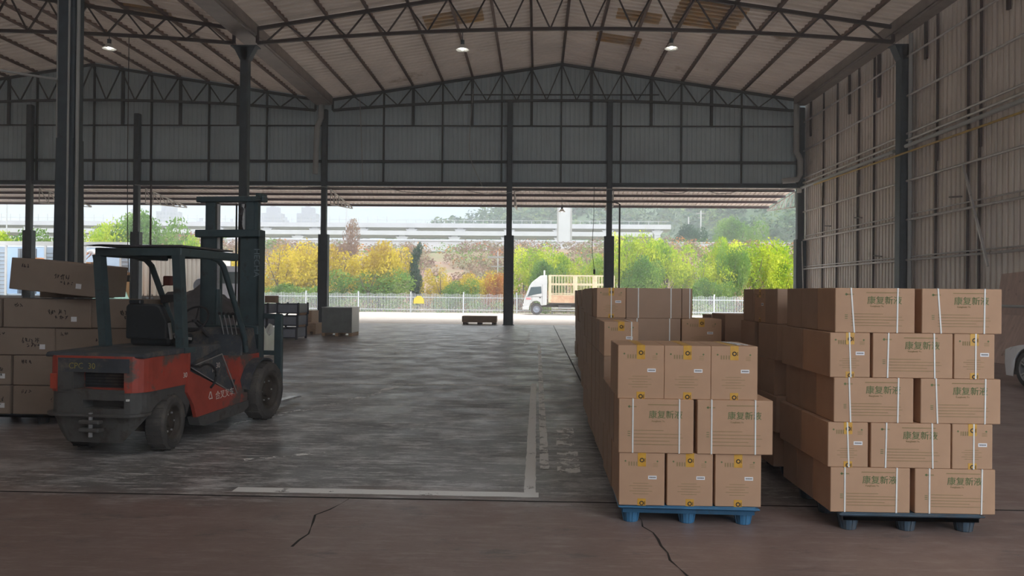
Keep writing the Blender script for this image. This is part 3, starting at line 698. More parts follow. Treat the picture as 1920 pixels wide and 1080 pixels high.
# ---- near left pallet stack
TL = -.012
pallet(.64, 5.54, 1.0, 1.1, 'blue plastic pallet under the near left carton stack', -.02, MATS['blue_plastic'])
G1 = 'cartons of the near left pallet stack'
yf = 5.54
for i, nm in enumerate(('left', 'middle', 'right')):
    carton(.785+i*.353, yf+.005*i, .137, .335, .55, .388, 'short', f'taped carton with white sticker, bottom layer of the near left stack, {nm} of three', G1)
    carton(.785-.012+i*.342, yf+.01, .137+.388+.396, .34, .55, .395, 'short', f'taped carton with white sticker, top layer of the near left stack, {nm} of three', G1)
for i, nm in enumerate(('left', 'right')):
    carton(.885+i*.575, yf-.01, .137+.388, .548, .34, .396, 'long', f'strapped carton with green lettering, middle layer of the near left stack, {nm} of two', G1, straps=((-.31, 0), (.31 if i == 0 else .27, 0)))
for k in range(2):                                     # what shows along the aisle side
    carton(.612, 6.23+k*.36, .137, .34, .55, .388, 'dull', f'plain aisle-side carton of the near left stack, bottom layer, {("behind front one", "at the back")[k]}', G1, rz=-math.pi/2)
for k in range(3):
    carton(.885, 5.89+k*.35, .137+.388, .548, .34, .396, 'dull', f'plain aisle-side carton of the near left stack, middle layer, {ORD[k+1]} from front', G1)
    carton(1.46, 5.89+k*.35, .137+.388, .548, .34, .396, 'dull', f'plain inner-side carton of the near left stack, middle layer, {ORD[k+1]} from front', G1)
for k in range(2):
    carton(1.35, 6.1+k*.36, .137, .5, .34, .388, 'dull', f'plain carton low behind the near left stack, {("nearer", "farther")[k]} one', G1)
# papers on the top right carton
mb = MB(); mb.box((1.5, 5.83, .137+.388+.396+.395+.004), (.03, .34, .003), sticker_m, (0, 0, .12)); mb.box((1.55, 5.82, .137+.388+.396+.395+.004), (.03, .34, .003), sticker_m, (0, 0, .12))
tag(mb.build('paper_strip'), 'white paper strips lying on the top right carton of the near left stack', 'paper')
# ---- second stack behind it, 4 layers at the aisle
G2 = 'cartons of the second stack in the left row'
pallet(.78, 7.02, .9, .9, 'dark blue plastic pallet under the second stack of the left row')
for l in range(4):
    z = .137+l*.324; 
    carton(.79, 7.0, z, .32, .5, .322, 'short' if l == 3 else 'dull', f'carton at the aisle front corner of the second left-row stack, {LAY[l]} layer', G2, straps=((.3, 0),) if l == 3 else ())
    if l < 3:
        carton(1.245, 7.02, z, .55, .32, .322, 'dull', f'carton in the front middle of the second left-row stack, {LAY[l]} layer', G2)
    carton(.79, 7.51, z, .32, .44, .322, 'dull', f'carton at the aisle rear corner of the second left-row stack, {LAY[l]} layer', G2)
# ---- third stack: tall, its top carton wide with straps
G3 = 'cartons of the third stack in the left row'
pallet(.80, 8.07, 1.1, .95, 'dark blue plastic pallet under the third stack of the left row')
LH = .324
for l in range(5):
    z = .137+l*LH
    if l == 4:
        carton(.80, 8.06, z, .31, .5, LH-.002, 'short', 'carton with a strap at the aisle end of the top layer, third left-row stack', G3, straps=((.0, 0),))
        carton(1.255, 8.06, z, .59, .34, LH-.002, 'dull', 'wide grey-brown carton with two straps on top of the third left-row stack', G3, straps=((-.28, 0), (.31, 0)))
        carton(1.61, 8.06, z, .11, .5, LH-.002, 'dull', 'narrow carton end closing the top layer of the third left-row stack', G3, straps=((0.25, 0),))
        carton(.79, 8.58, z, .32, .5, LH-.002, 'dull', 'carton behind the aisle corner of the top layer, third left-row stack', G3)
    elif l == 3:
        carton(.79, 8.06, z, .31, .5, LH-.002, 'dull', 'carton under the strapped aisle carton of the third left-row stack', G3)
        carton(1.25, 8.05, z, .58, .34, LH-.002, 'dull', 'strapped carton in the middle of the fourth layer, third left-row stack', G3, straps=((-.3, 0), (.3, 0)))
        carton(1.76, 8.03, z, .42, .5, LH-.002, 'short', 'carton standing out at the right of the fourth layer, third left-row stack', G3)
        carton(.79, 8.58, z, .32, .5, LH-.002, 'dull', 'carton behind the aisle corner of the fourth layer, third left-row stack', G3)
    else:
        for q, (xx, ww) in enumerate(((.79, .31), (1.25, .58), (1.76, .42))): carton(xx, 8.06, z, ww, .5, LH-.002, 'dull', f'carton in the {LAY[l]} layer of the third left-row stack, {("aisle", "middle", "inner")[q]} position', G3)
        carton(.79, 8.58, z, .32, .5, LH-.002, 'dull', f'carton behind the aisle corner of the {LAY[l]} layer, third left-row stack', G3)
# ---- the row of stacks running back along the aisle
rowy = [9.35, 10.6, 11.9, 13.3, 14.8, 16.4, 18.2, 20.0]
for si, y0 in enumerate(rowy):
    x0 = .66+.055*si+(.07 if si % 2 else 0); GG = f'cartons of the {ORD[si+3]} stack in the left row'
    pallet(x0+.14, y0+.02, .9, .98, f'dark blue plastic pallet under the {ORD[si+3]} stack of the left row')
    for l in range(5):
        z = .137+l*LH; j = rnd.uniform(-.02, .02)
        n2 = 2 if si < 5 else 2
        for q in range(n2): 
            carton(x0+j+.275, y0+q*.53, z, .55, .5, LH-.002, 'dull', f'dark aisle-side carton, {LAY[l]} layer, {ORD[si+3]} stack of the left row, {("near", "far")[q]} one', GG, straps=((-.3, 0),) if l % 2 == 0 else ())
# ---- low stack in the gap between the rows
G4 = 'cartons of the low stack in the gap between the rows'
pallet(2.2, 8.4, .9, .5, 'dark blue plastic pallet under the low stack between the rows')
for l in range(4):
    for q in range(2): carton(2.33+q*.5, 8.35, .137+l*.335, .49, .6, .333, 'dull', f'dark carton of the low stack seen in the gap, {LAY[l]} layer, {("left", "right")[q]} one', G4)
# ---- near right pallet stack
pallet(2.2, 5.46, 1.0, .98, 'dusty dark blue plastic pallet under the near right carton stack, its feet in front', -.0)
G5 = 'cartons of the near right pallet stack'
RX = 2.13; BH = .3235; L_, S_ = .565, .285
lab = {2: ('left', 'right'), 3: ('left end', 'middle', 'right end')}
offs = [0, -.03, .0, -.005, .0]; wob = [0.0, -.02, .02, -.01, .025]
for l in range(5):
    z = .137+l*BH
    if l % 2 == 0:
        gap = .05 if l else .035; x = RX+wob[l]
        for i in range(2):
            xx = x+L_/2+i*(L_+gap) if l != 4 else x+L_/2+i*(L_+.05)
            for k in range(3):
                lb = f'strapped carton with green lettering, {("bottom", "", "third", "", "top")[l]} layer of the near right stack, {lab[2][i]} of two' if k == 0 else f'plain carton in the {("bottom", "", "third", "", "top")[l]} layer of the near right stack, {ORD[k]} from front'
                if k and i: continue
                carton(xx, 5.47+k*.345, z, L_, .342, BH-.002, 'long' if k == 0 else 'dull', lb, G5, straps=((-.32+.01*l, -.006*l), (.33-.012*l, .004)) if k == 0 else ())
    else:
        x = RX+wob[l]; nm = LAY[l]
        specs = [(x+S_/2, S_, 'short', 0), (x+S_+.02+L_/2, L_, 'long', 1), (x+S_+.03+L_+S_/2, S_, 'short', 2)]
        for xx, w_, kd, q in specs:
            st = ((-.0, -.012),) if q != 1 else ((-.31, .006), (.27, -.006))
            if q == 2: st = ((.03, 0),)
            carton(xx, 5.47, z, w_, .55 if q != 1 else .342, BH-.002, kd, f'{"taped carton with strap and sticker" if q != 1 else "strapped carton with green lettering"}, {nm} layer of the near right stack, {lab[3][q]}', G5, straps=st)
        carton(x+S_/2, 6.03, z, S_, .5, BH-.002, 'dull', f'plain carton in the {nm} layer of the near right stack, behind the left end one', G5)
# ---- second stack of the right row (only its aisle side shows)
pallet(2.3, 6.64, .9, 1.05, 'dark blue plastic pallet under the second stack of the right row')
G6 = 'cartons of the second stack in the right row'
for l in range(5):
    z = .137+l*BH
    if l == 4: ws = (.36, .36, .36)
    elif l % 2: ws = (.3, .3, .5)
    else: ws = (.5, .34, .27)
    y = 6.62
    for q, w_ in enumerate(ws):
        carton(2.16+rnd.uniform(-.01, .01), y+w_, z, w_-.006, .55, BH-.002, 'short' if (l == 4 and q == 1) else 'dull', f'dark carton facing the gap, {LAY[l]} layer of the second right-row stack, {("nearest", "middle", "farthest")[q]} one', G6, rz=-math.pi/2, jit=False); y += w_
# ---- third stack of the right row
pallet(2.3, 9.62, .9, .45, 'dark blue plastic pallet under the third stack of the right row')
for l in range(4):
    for q in range(2): carton(2.5+q*.56, 9.6, .137+l*BH, .55, .5, BH-.002, 'dull', f'dark carton deep in the gap, {LAY[l]} layer of the third right-row stack, {("left", "right")[q]} one', 'cartons of the third stack in the right row')

# ---- big cartons at the left
pallet(-6.95, 9.1, 1.55, 1.1, 'low dark pallet under the big cartons behind the forklift')
MK = [M('handwriting', C(52, 44, 42), .7)]
def scribble(mb, x, z, w, h, n, y=-.002):
    for i in range(n):
        x0 = x+w*i/n+rnd.uniform(-.01, .01); 
        for k in range(3):
            a = (x0+rnd.uniform(0, w/n*.8), y, z+rnd.uniform(0, h)); b = (x0+rnd.uniform(0, w/n*.8), y, z+rnd.uniform(0, h)); mb.bar(a, b, .002, .008, MK[0])
G7 = 'big cartons stacked behind the forklift'
def bigc(x, y, z, L, Dp, Hh, label, marks=1, rz=0, tilt=None):
    t = thing('carton', label, 'carton', (x, y, z), rz, G7)
    if tilt: t.rotation_euler = tilt
    mb = MB(); mb.bbox(-L/2, L/2, 0, Dp, 0, Hh, .008, cartonl_m); mb.bx(-L/2+.004, L/2-.004, Dp/2-.003, Dp/2+.003, Hh-.001, Hh+.001, seam_m); one(mb, t, 'body')
    if marks:
        for sc_ in ((-L*.38, Hh*.72, .12, .05, 3), (L*.02, Hh*.45, .22, .07, 6), (L*.1, Hh*.3, .16, .05, 4)): mb = MB(); scribble(mb, *sc_); one(mb, t, 'handwriting')
        mb = MB(); mb.bx(L*.28, L*.28+.07, -.003, 0, Hh*.22, Hh*.22+.06, sticker_m); one(mb, t, 'sticker')
    return t
rows = [(.137, .355, [(-6.79, .62, 'left'), (-5.97, .95, 'right')]), (.495, .37, [(-6.79, .62, 'left'), (-5.97, .95, 'right')]),
        (.868, .335, [(-7.0, .4, 'left'), (-6.35, .84, 'middle'), (-5.36, 1.1, 'right')]), (1.206, .36, [(-6.92, .6, 'left'), (-6.03, 1.1, 'middle'), (-5.1, .7, 'right')])]
for ri, (z, h_, it) in enumerate(rows):
    for (x, w_, nm) in it:
        bigc(x if nm != 'right' or ri < 2 else (-5.45 if ri == 2 else -5.15), 9.0+(.0 if nm != 'right' or ri < 2 else .03), z, w_, .6, h_-.004, f'big brown carton behind the forklift, {LAY[ri]} layer, {nm} position', 1)
bigc(-5.90, 8.88, 1.635, 1.12, .62, .385, 'big tilted carton lying askew on top of the stack behind the forklift', 1, tilt=(0, R(5), R(-4)))
bigc(-6.1, 9.55, 1.57, .8, .35, .10, 'flat carton wedged under the tilted one on the left stack', 0)

# ------------------------------------------------------------------ forklift
def apply_bool(o, cutters):
    for c in cutters: c.parent = o.parent
    for c in cutters:
        md = o.modifiers.new('cut', 'BOOLEAN'); md.operation = 'DIFFERENCE'; md.solver = 'EXACT'; md.object = c
    dg = bpy.context.evaluated_depsgraph_get(); me = bpy.data.meshes.new_from_object(o.evaluated_get(dg)); o.modifiers.clear(); o.data = me
    for c in cutters: bpy.data.objects.remove(c)
def rrect(x0, x1, y0, y1, rr, n=6, corners=(1, 1, 1, 1)):
    out = []
    for (cx_, cy_, a0), k in zip(((x0, y0, 180), (x1, y0, 270), (x1, y1, 0), (x0, y1, 90)), corners):
        r_ = rr if k else .01; cx2 = cx_+(r_ if cx_ == x0 else -r_); cy2 = cy_+(r_ if cy_ == y0 else -r_)
        for i in range(n+1):
            a = R(a0+90*i/n); out.append((cx2+r_*math.cos(a), cy2+r_*math.sin(a)))
    return out
fk = thing('forklift', 'worn red and grey forklift truck with raised dark mast', 'forklift', (-4.38, 7.8, 0), R(-6.5))
HW = .535
def arch_cut(rr=.43): 
    mb = MB(); mb.lathe([(rr, -.75), (rr, .75)], cw_m, (0, .0, .13), 40, 'x', True); return mb.build('cutter')
def cutbox(x0, x1, y0, y1, z0, z1):
    mb = MB(); mb.bx(x0, x1, y0, y1, z0, z1, cw_m); return mb.build('cutter')
# counterweight: lower casting, flange, upper casting
mb = MB()
lo = rrect(-HW+.02, HW-.02, -.50, .40, .2, corners=(1, 1, 0, 0)); lo2 = rrect(-HW+.1, HW-.1, -.44, .40, .2, corners=(1, 1, 0, 0)); n = len(lo)
vs = [(x, y, .15) for x, y in lo2]+[(x, y, .43) for x, y in lo]+[(x, y, .66) for x, y in lo]
mb.add(vs, [tuple(range(n))[::-1], tuple(range(2*n, 3*n))]+[(k*n+i, k*n+(i+1) % n, (k+1)*n+(i+1) % n, (k+1)*n+i) for k in (0, 1) for i in range(n)], cw_m)
o = mb.build('counterweight', fk); apply_bool(o, [arch_cut(), cutbox(-.08, .36, -.6, -.36, .50, .585), cutbox(-.33, .33, -.2, .5, .1, .5)])
fl_ = MB(); fo = rrect(-HW-.01, HW+.01, -.55, .0, .2, corners=(1, 1, 0, 0)); fl_.prism(fo, .425, .45, cw_m, 'z'); o2 = fl_.build('bumper_flange', fk); apply_bool(o2, [arch_cut(.45)])
mb = MB(); up_ = rrect(-HW, HW, -.50, .30, .2, corners=(1, 1, 0, 0)); mb.prism(up_, .66, 1.02, red_m, 'z'); o = mb.build('rear_body', fk); apply_bool(o, [cutbox(-.20, .36, -.6, -.3, .69, .86)]); o['label'] = 'red rear body with worn patches'
mb = MB()
mb.bx(-.36, .42, -.506, -.499, .86, 1.0, fdark_m); mb.bx(-.36, -.20, -.506, -.499, .67, .86, cw_m); mb.bx(-.36, .37, -.506, -.499, .655, .69, cw_m); mb.bx(-.20, -.19, -.50, -.35, .69, .86, cw_m)
one(mb, fk, 'rear_panel')
mb = MB(); mb.bx(-.19, .35, -.33, -.302, .69, .86, fdark_m)
for i in range(5): mb.bx(-.17, .33, -.34, -.328, .705+.03*i, .715+.03*i, black_m)
one(mb, fk, 'radiator_grille')
mb = MB(); mb.bx(-.44, -.37, -.512, -.49, .69, .84, redlamp_m if False else M('dusty_red_lamp', C(168, 70, 52), .5)); tag(one(mb, fk, 'rear_lamp'), 'dull red rear lamp')
mb = MB(); mb.bx(.385, .41, -.50, -.46, .58, .60, lamp_m); one(mb, fk, 'reflector')
mb = MB(); put_text(mb, 'CPC  30', .085, (-.24, -.509, .895), lettery_m); tag(one(mb, fk, 'lettering'), 'worn yellowish rear lettering')
mb = MB()                                               # towing jaw and pin under the flange
mb.bbox(-.09, .13, -.56, -.44, .27, .31, .01, cw_m); mb.bbox(-.09, .13, -.56, -.44, .35, .39, .01, cw_m); mb.tube([(.02, -.52, .22), (.02, -.52, .46)], .02, fsteel_m); one(mb, fk, 'tow_hitch')
# hood and deck
mb = MB(); mb.prism([(-.47, 1.02), (-.44, 1.05), (.30, 1.06), (.98, 1.05), (1.0, 1.0), (.30, .86), (.3, 1.0), (-.45, 1.0)], -.54, .54, fdark_m, 'x'); one(mb, fk, 'engine_hood', bevel=.012)
mb = MB(); mb.bx(-.5, .5, .30, 1.02, .62, 1.03, fdark_m); one(mb, fk, 'hood_side')
# side panels
for s in (-1, 1):
    a, b = s*(HW-.03), s*(HW+.012)
    mb = MB(); mb.prism([(.30, .66), (.30, .98), (.34, 1.0), (.34, .80), (1.30, .42), (1.42, .62), (1.5, .42), (1.62, .40), (1.62, .30), (.48, .27), (.42, .42), (.3, .57)], a, b, red_m, 'x'); tag(one(mb, fk, 'side_panel'), 'red side panel')
    mb = MB(); mb.prism([(-.12, .80), (.36, .80), (.36, 1.0), (-.12, 1.0)], s*(HW-.02), s*(HW+.006), red_m, 'x'); one(mb, fk, 'side_cover')
    mb = MB(); mb.prism([(.36, .84), (1.0, .93), (1.02, .90), (1.33, .40), (1.27, .42)], a, s*(HW+.004), fdark_m, 'x'); one(mb, fk, 'tank_panel')
    mb = MB(); mb.bar((s*(HW+.014), .36, .845), (s*(HW+.014), 1.0, .935), .008, .010, trim_m); mb.bar((s*(HW+.014), 1.0, .935), (s*(HW+.014), 1.36, .42), .008, .010, trim_m); mb.bar((s*(HW+.016), .36, .835), (s*(HW+.016), 1.3, .42), .008, .008, trim_m); one(mb, fk, 'trim_line')
    mb = MB(); mb.prism([(.48, .27), (1.62, .30), (1.62, .22), (1.5, .17), (.62, .15), (.52, .18)], s*(HW-.1), s*(HW+.03), cw_m, 'x'); one(mb, fk, 'step')
    mb = MB(); pts = []
    for i in range(13): t_ = math.pi*(.95-.62*i/12); pts.append((s*(HW-.04), 2.0+.42*math.cos(t_), .375+.42*math.sin(t_)))
    for p_, q_ in zip(pts, pts[1:]): mb.bar(p_, q_, .2, .02, fdark_m)
    one(mb, fk, 'front_mudguard')
mb = MB(); 
put_text(mb, '合叉叉车', .105, (HW+.016, .86, .42), letter_m, rot=(0, 0, R(90)))
mb.bar((HW+.016, .72, .45), (HW+.016, .75, .52), .002, .012, letter_m); mb.bar((HW+.016, .79, .45), (HW+.016, .76, .52), .002, .012, letter_m); mb.bar((HW+.016, .73, .44), (HW+.016, .80, .44), .002, .012, letter_m)
tag(one(mb, fk, 'lettering'), 'white Chinese lettering on the side')
mb = MB(); put_text(mb, '30', .09, (HW+.02, .86, .78), letter_m, rot=(0, 0, R(90))); put_text(mb, 'H', .06, (HW+.02, .78, .74), letter_m, rot=(0, 0, R(90))); put_text(mb, '30', .08, (HW+.02, .2, .74), letter_m, rot=(0, 0, R(90))); one(mb, fk, 'number')
# hose loop over the tank panel
mb = MB(); mb.tube([(HW+.03, .34+.0, .86)]+[(HW+.035, .62+.22*math.cos(R(a_)), .70+.15*math.sin(R(a_))) for a_ in range(120, -70, -18)], .013, black_m); one(mb, fk, 'hose', smooth=True)
# chassis, floor, cowl
mb = MB(); mb.bx(-.36, .36, .2, 2.3, .2, .42, fdark_m); mb.bx(-.5, .5, 1.0, 1.95, .40, .44, fdark_m); one(mb, fk, 'chassis')
mb = MB(); mb.prism([(1.55, .44), (1.72, 1.12), (1.78, 1.2), (1.98, 1.2), (2.08, .9), (2.12, .4)], -.44, .44, fdark_m, 'x'); one(mb, fk, 'front_cowl', bevel=.02)
mb = MB(); mb.bx(-.455, .455, 1.58, 2.1, .40, .86, red_m); tag(one(mb, fk, 'front_frame'), 'red front frame')
mb = MB(); mb.tube([(-.05, 1.72, 1.1), (-.05, 1.42, 1.30)], .025, fdark_m); one(mb, fk, 'steering_column')
q = Euler((R(58), 0, 0)).to_matrix(); mb = MB(); nn = 28; pts = [q @ Vector((.175*math.cos(2*math.pi*i/nn), .175*math.sin(2*math.pi*i/nn), 0)) for i in range(nn+1)]
mb.tube(pts, .014, black_m, 8)
for a_ in (90, 210, 330): mb.tube([q @ Vector((.0, 0, -.03)), q @ Vector((.17*math.cos(R(a_)), .17*math.sin(R(a_)), 0))], .01, black_m)
mb.lathe([(.001, -.05), (.035, -.045), (.035, -.01), (.001, -.005)], black_m, n=12)
one(mb, fk, 'steering_wheel', smooth=True, loc=(-.05, 1.40, 1.33))
for i in range(4):
    mb = MB(); x_ = .16+.06*i; mb.tube([(x_, 1.72, 1.12), (x_, 1.66, 1.28), (x_-.01, 1.63, 1.38)], .008, fsteel_m); mb.lathe([(.001, -.02), (.018, -.012), (.02, .008), (.001, .022)], black_m, (x_-.01, 1.63, 1.39), 10); one(mb, fk, 'lever', smooth=True)
# seat
mb = MB(); mb.bbox(-.25, .25, .42, .92, 1.06, 1.18, .03, seat_m); one(mb, fk, 'seat_cushion', bevel=.02)
mb = MB(); mb.prism([(-.25, 1.14), (.25, 1.14), (.25, 1.34), (.17, 1.50), (.12, 1.53), (-.22, 1.53), (-.25, 1.5)], 0, .1, seat_m, 'y'); o = one(mb, fk, 'seat_back', loc=(0, .36, 0), bevel=.03)
mb = MB(); mb.bbox(-.2, -.06, .34, .42, 1.53, 1.575, .01, seat_m); one(mb, fk, 'headrest')
mb = MB(); mb.bar((.27, .5, 1.16), (.27, .8, 1.12), .03, .03, fsteel_m); mb.bar((.27, .38, 1.32), (.27, .42, 1.14), .02, .03, fsteel_m); one(mb, fk, 'seat_hip_guard')
# overhead guard
GZ = 2.07
for s in (-1, 1):
    x_ = s*.47
    mb = MB(); mb.bar((x_, .34, 1.03 if s < 0 else .74), (x_, .22, GZ), .09, .10, mast_m, (0, 1, 0)); mb.bx(x_-.08, x_+.08, .24, .44, 1.0, 1.06, mast_m); one(mb, fk, 'rear_pillar')
    mb = MB(); mb.tube([(x_, .86, GZ), (x_, 1.02, GZ-.015), (x_, 1.14, GZ-.09), (x_, 1.22, GZ-.22), (x_, 1.68, 1.1), (x_, 1.72, .9)], .035, mast_m, 10); one(mb, fk, 'front_pillar', smooth=True)
    mb = MB(); mb.bbox(x_-.045, x_+.045, .2, 1.42, GZ-.02, GZ+.075, .01, mast_m); one(mb, fk, 'roof_side_rail')
mb = MB()
for i in range(8): y_ = .28+i*.155; mb.bar((-.47, y_, GZ+.06), (.47, y_, GZ+.06), .04, .03, mast_m)
mb.bar((-.5, .22, GZ+.03), (.5, .22, GZ+.03), .06, .08, mast_m); mb.bar((-.5, 1.42, GZ+.04), (.5, 1.42, GZ+.04), .05, .06, mast_m); one(mb, fk, 'roof_bars')
mb = MB(); mb.box((0, .80, GZ+.10), (.96, 1.1, .02), tarp_m); one(mb, fk, 'roof_sheet')
mb = MB(); mb.add([(-.56, .02, GZ+.09), (-.3, .0, GZ+.1), (.0, .1, GZ+.1), (-.45, .24, GZ+.1)], [(0, 1, 2, 3)], tarp_m); mb.add([(-.56, .02, GZ+.08), (-.3, .0, GZ+.09), (.0, .1, GZ+.09), (-.45, .24, GZ+.09)], [(3, 2, 1, 0)], tarp_m); one(mb, fk, 'roof_flap')
mb = MB(); mb.bbox(-.40, -.29, 1.26, 1.33, 1.74, 1.86, .012, M('rusty_lamp', C(120, 60, 50), .6)); mb.bar((-.47, 1.3, 1.72), (-.33, 1.3, 1.77), .015, .015, fdark_m); tag(one(mb, fk, 'work_lamp'), 'small rusty red work lamp')
mb = MB(); mb.prism([(-.45, 1.52), (-.26, 1.55), (-.24, 1.63), (-.45, 1.62)], 1.3, 1.42, black_m, 'y'); one(mb, fk, 'headlamp')
# mast
MU = 2.2
for s, xo in ((-1, -.30), (1, .295)):
    mb = MB()
    w_ = .11 if s < 0 else .13
    mb.bx(xo-w_, xo+w_, MU+.06, MU+.09, .12, 2.5, mast_m); mb.bx(xo-w_ if s < 0 else xo+w_-.03, xo-w_+.03 if s < 0 else xo+w_, MU-.09, MU+.09, .12, 2.5, mast_m); mb.bx(xo-w_, xo+w_, MU-.09, MU-.065, .12, 2.5, mast_m)
    one(mb, fk, 'outer_mast_rail')
    mb = MB(); mb.bx(xo-s*.02-.055, xo-s*.02+.055, MU-.05, MU+.05, .5, 2.93, mast_m); mb.bx(xo+s*.05-.03, xo+s*.05+.03, MU-.03, MU+.05, 1.2, 2.93, mast_m); one(mb, fk, 'inner_mast_rail')
    mb = MB(); mb.tube([(xo-s*.12, MU-.04, .3), (xo-s*.12, MU-.04, 1.7)], .035, mast_m); mb.tube([(xo-s*.12, MU-.04, 1.7), (xo-s*.12, MU-.04, 2.85)], .022, fsteel_m); one(mb, fk, 'lift_cylinder', smooth=True)
    mb = MB(); mb.tube([(s*.40, MU-.1, .9), (s*.42, 1.75, .62)], .035, fdark_m); one(mb, fk, 'tilt_cylinder', smooth=True)
mb = MB(); mb.bbox(-.50, .47, MU-.07, MU+.07, 2.88, 2.955, .01, mast_m); mb.bx(.38, .44, MU-.1, MU+.1, 2.9, 2.99, mast_m); one(mb, fk, 'top_crossbar')
mb = MB(); mb.bbox(-.47, .46, MU-.14, MU-.02, 2.40, 2.50, .01, mast_m); one(mb, fk, 'middle_crossbar')
mb = MB(); mb.bbox(-.44, .44, MU-.12, MU-.06, 1.10, 1.22, .01, mast_m); one(mb, fk, 'lower_crossbar')
for x_ in (.06, .105):
    mb = MB(); mb.bx(x_-.008, x_+.008, MU-.02, MU+.0, .6, 2.86, black_m); one(mb, fk, 'lift_chain')
mb = MB(); mb.tube([(.18, MU-.02, 2.85), (.15, MU-.06, 2.7), (.16, MU-.05, 2.5), (.20, MU-.04, 2.35)], .03, black_m); mb.tube([(.22, MU, 2.85), (.24, MU-.03, 2.6), (.19, MU-.03, 2.3)], .014, black_m); one(mb, fk, 'hose', smooth=True)
mb = MB(); put_text(mb, 'HECHA', .115, (.365, MU-.094, 2.25), M('faded_lettering', C(120, 136, 142), .6), rot=(0, R(90), 0)); tag(one(mb, fk, 'lettering'), 'faded lettering down the mast')
# carriage, backrest, forks
CU = 2.48
mb = MB(); mb.bbox(-.5, .5, CU-.05, CU, .18, .28, .008, mast_m); mb.bbox(-.5, .5, CU-.05, CU, .52, .62, .008, mast_m)
for x_ in (-.2, .2): mb.bx(x_-.03, x_+.03, CU-.12, CU-.04, .15, .75, mast_m)
one(mb, fk, 'carriage')
mb = MB()
for x_ in (-.53, .55): mb.bbox(x_-.055, x_+.055, CU-.04, CU+.02, .42, 1.36, .008, mast_m)
mb.bbox(-.58, .60, CU-.03, CU+.01, 1.30, 1.37, .008, mast_m); mb.bx(-.55, .55, CU-.03, CU+.01, .80, .86, mast_m)
for x_ in (-.3, .0, .28): mb.bx(x_-.015, x_+.015, CU-.02, CU+.0, .6, 1.32, mast_m)
one(mb, fk, 'load_backrest')
for s in (-1, 1):
    mb = MB(); x_ = s*.27; mb.bx(x_-.06, x_+.06, CU+.02, CU+.065, .05, .66, fsteel_m); mb.prism([(CU+.02, .045), (CU+.02, .1), (3.6, .075), (3.72, .06), (3.72, .05)], x_-.06, x_+.06, fsteel_m, 'x'); tag(one(mb, fk, 'fork'), 'worn bright steel fork')
# wheels
def wheel(parent, x, y, z, r_, w_, rz=0, hub=rim_m, nm='wheel', tread=18, tm=None, dish=.35):
    wt = empty(nm, (x, y, z), rz); wt.parent = parent; tm = tm or tyre_m
    mb = MB(); h = w_/2
    mb.lathe([(r_*.62, -h*.86), (r_*.72, -h), (r_*.9, -h*.98), (r_*.985, -h*.78), (r_, -h*.4), (r_, h*.4), (r_*.985, h*.78), (r_*.9, h*.98), (r_*.72, h), (r_*.62, h*.86)], tm, n=40, axis='x')
    for i in range(tread):
        a = 2*math.pi*i/tread
        for sd in (-1, 1): mb.box((sd*h*.42, (r_*.992)*math.cos(a), (r_*.992)*math.sin(a)), (h*.7, .022, .018), tm, (a+math.pi/2, 0, 0))
    one(mb, wt, 'tyre', smooth=False)
    mb = MB(); mb.lathe([(r_*.63, -h*.86), (r_*.56, -h*.8), (r_*.52, -h*dish), (r_*.22, -h*dish), (r_*.2, -h*.6), (.001, -h*.62)], hub, n=32, axis='x'); mb.lathe([(r_*.63, h*.86), (r_*.56, h*.8), (r_*.52, h*dish), (r_*.22, h*dish), (r_*.2, h*.6), (.001, h*.62)], hub, n=32, axis='x')
    for i in range(6):
        a = 2*math.pi*i/6
        for sd in (-1, 1): mb.tube([(sd*h*dish*.9, r_*.36*math.cos(a), r_*.36*math.sin(a)), (sd*h*(dish+.15), r_*.36*math.cos(a), r_*.36*math.sin(a))], .011, fsteel_m, 6)
    one(mb, wt, 'rim', smooth=True); return wt
wheel(fk, .56, 2.0, .375, .375, .25); wheel(fk, -.54, 2.0, .375, .375, .25)
wheel(fk, .46, .04, .29, .29, .2, R(10)); wheel(fk, -.44, .04, .29, .29, .2, R(10))
mb = MB(); mb.bx(-.4, .4, -.06, .14, .2, .34, fdark_m); one(mb, fk, 'rear_axle')

# ------------------------------------------------------------------ goods further back
def crate(x, y, z, w_, d_, h_, label, group, rz=0, mm_=None, fr=None):
    mm_ = mm_ or crate_m; fr = fr or crated_m
    t = thing('metal_crate', label, 'crate', (x, y, z), rz, group); mb = MB(); b_ = .015
    mb.bx(-w_/2, w_/2, 0, b_, .08, h_, mm_); mb.bx(-w_/2, w_/2, d_-b_, d_, .08, h_, mm_); mb.bx(-w_/2, -w_/2+b_, 0, d_, .08, h_, mm_); mb.bx(w_/2-b_, w_/2, 0, d_, .08, h_, mm_); mb.bx(-w_/2, w_/2, 0, d_, .07, .09, mm_)
    for i in range(7): x_ = -w_/2+.06+i*(w_-.12)/6; mb.bx(x_-.012, x_+.012, -.012, 0, .1, h_-.03, mm_)
    one(mb, t, 'bin')
    mb = MB()
    for sx_ in (-1, 1):
        for y_ in (.03, d_-.03): mb.bx(sx_*(w_/2)-.03, sx_*(w_/2)+.03, y_-.04, y_+.04, 0, h_+.03, fr)
    mb.bx(-w_/2, w_/2, -.015, .02, h_-.03, h_, fr); mb.bx(-w_/2, w_/2, -.015, .02, .05, .09, fr); one(mb, t, 'frame'); return t
for c_, (x, y) in enumerate(((-9.35, 24.3), (-8.55, 25.2))):
    for l in range(3): crate(x+.03*l, y, .42*l+.0, .86 if c_ == 0 else .72, 1.1, .39, f'grey ribbed metal crate, {LAY[l] if l < 2 else "top"} of the {("nearer left", "farther right")[c_]} stack past the forklift mast', 'grey metal crates past the forklift')
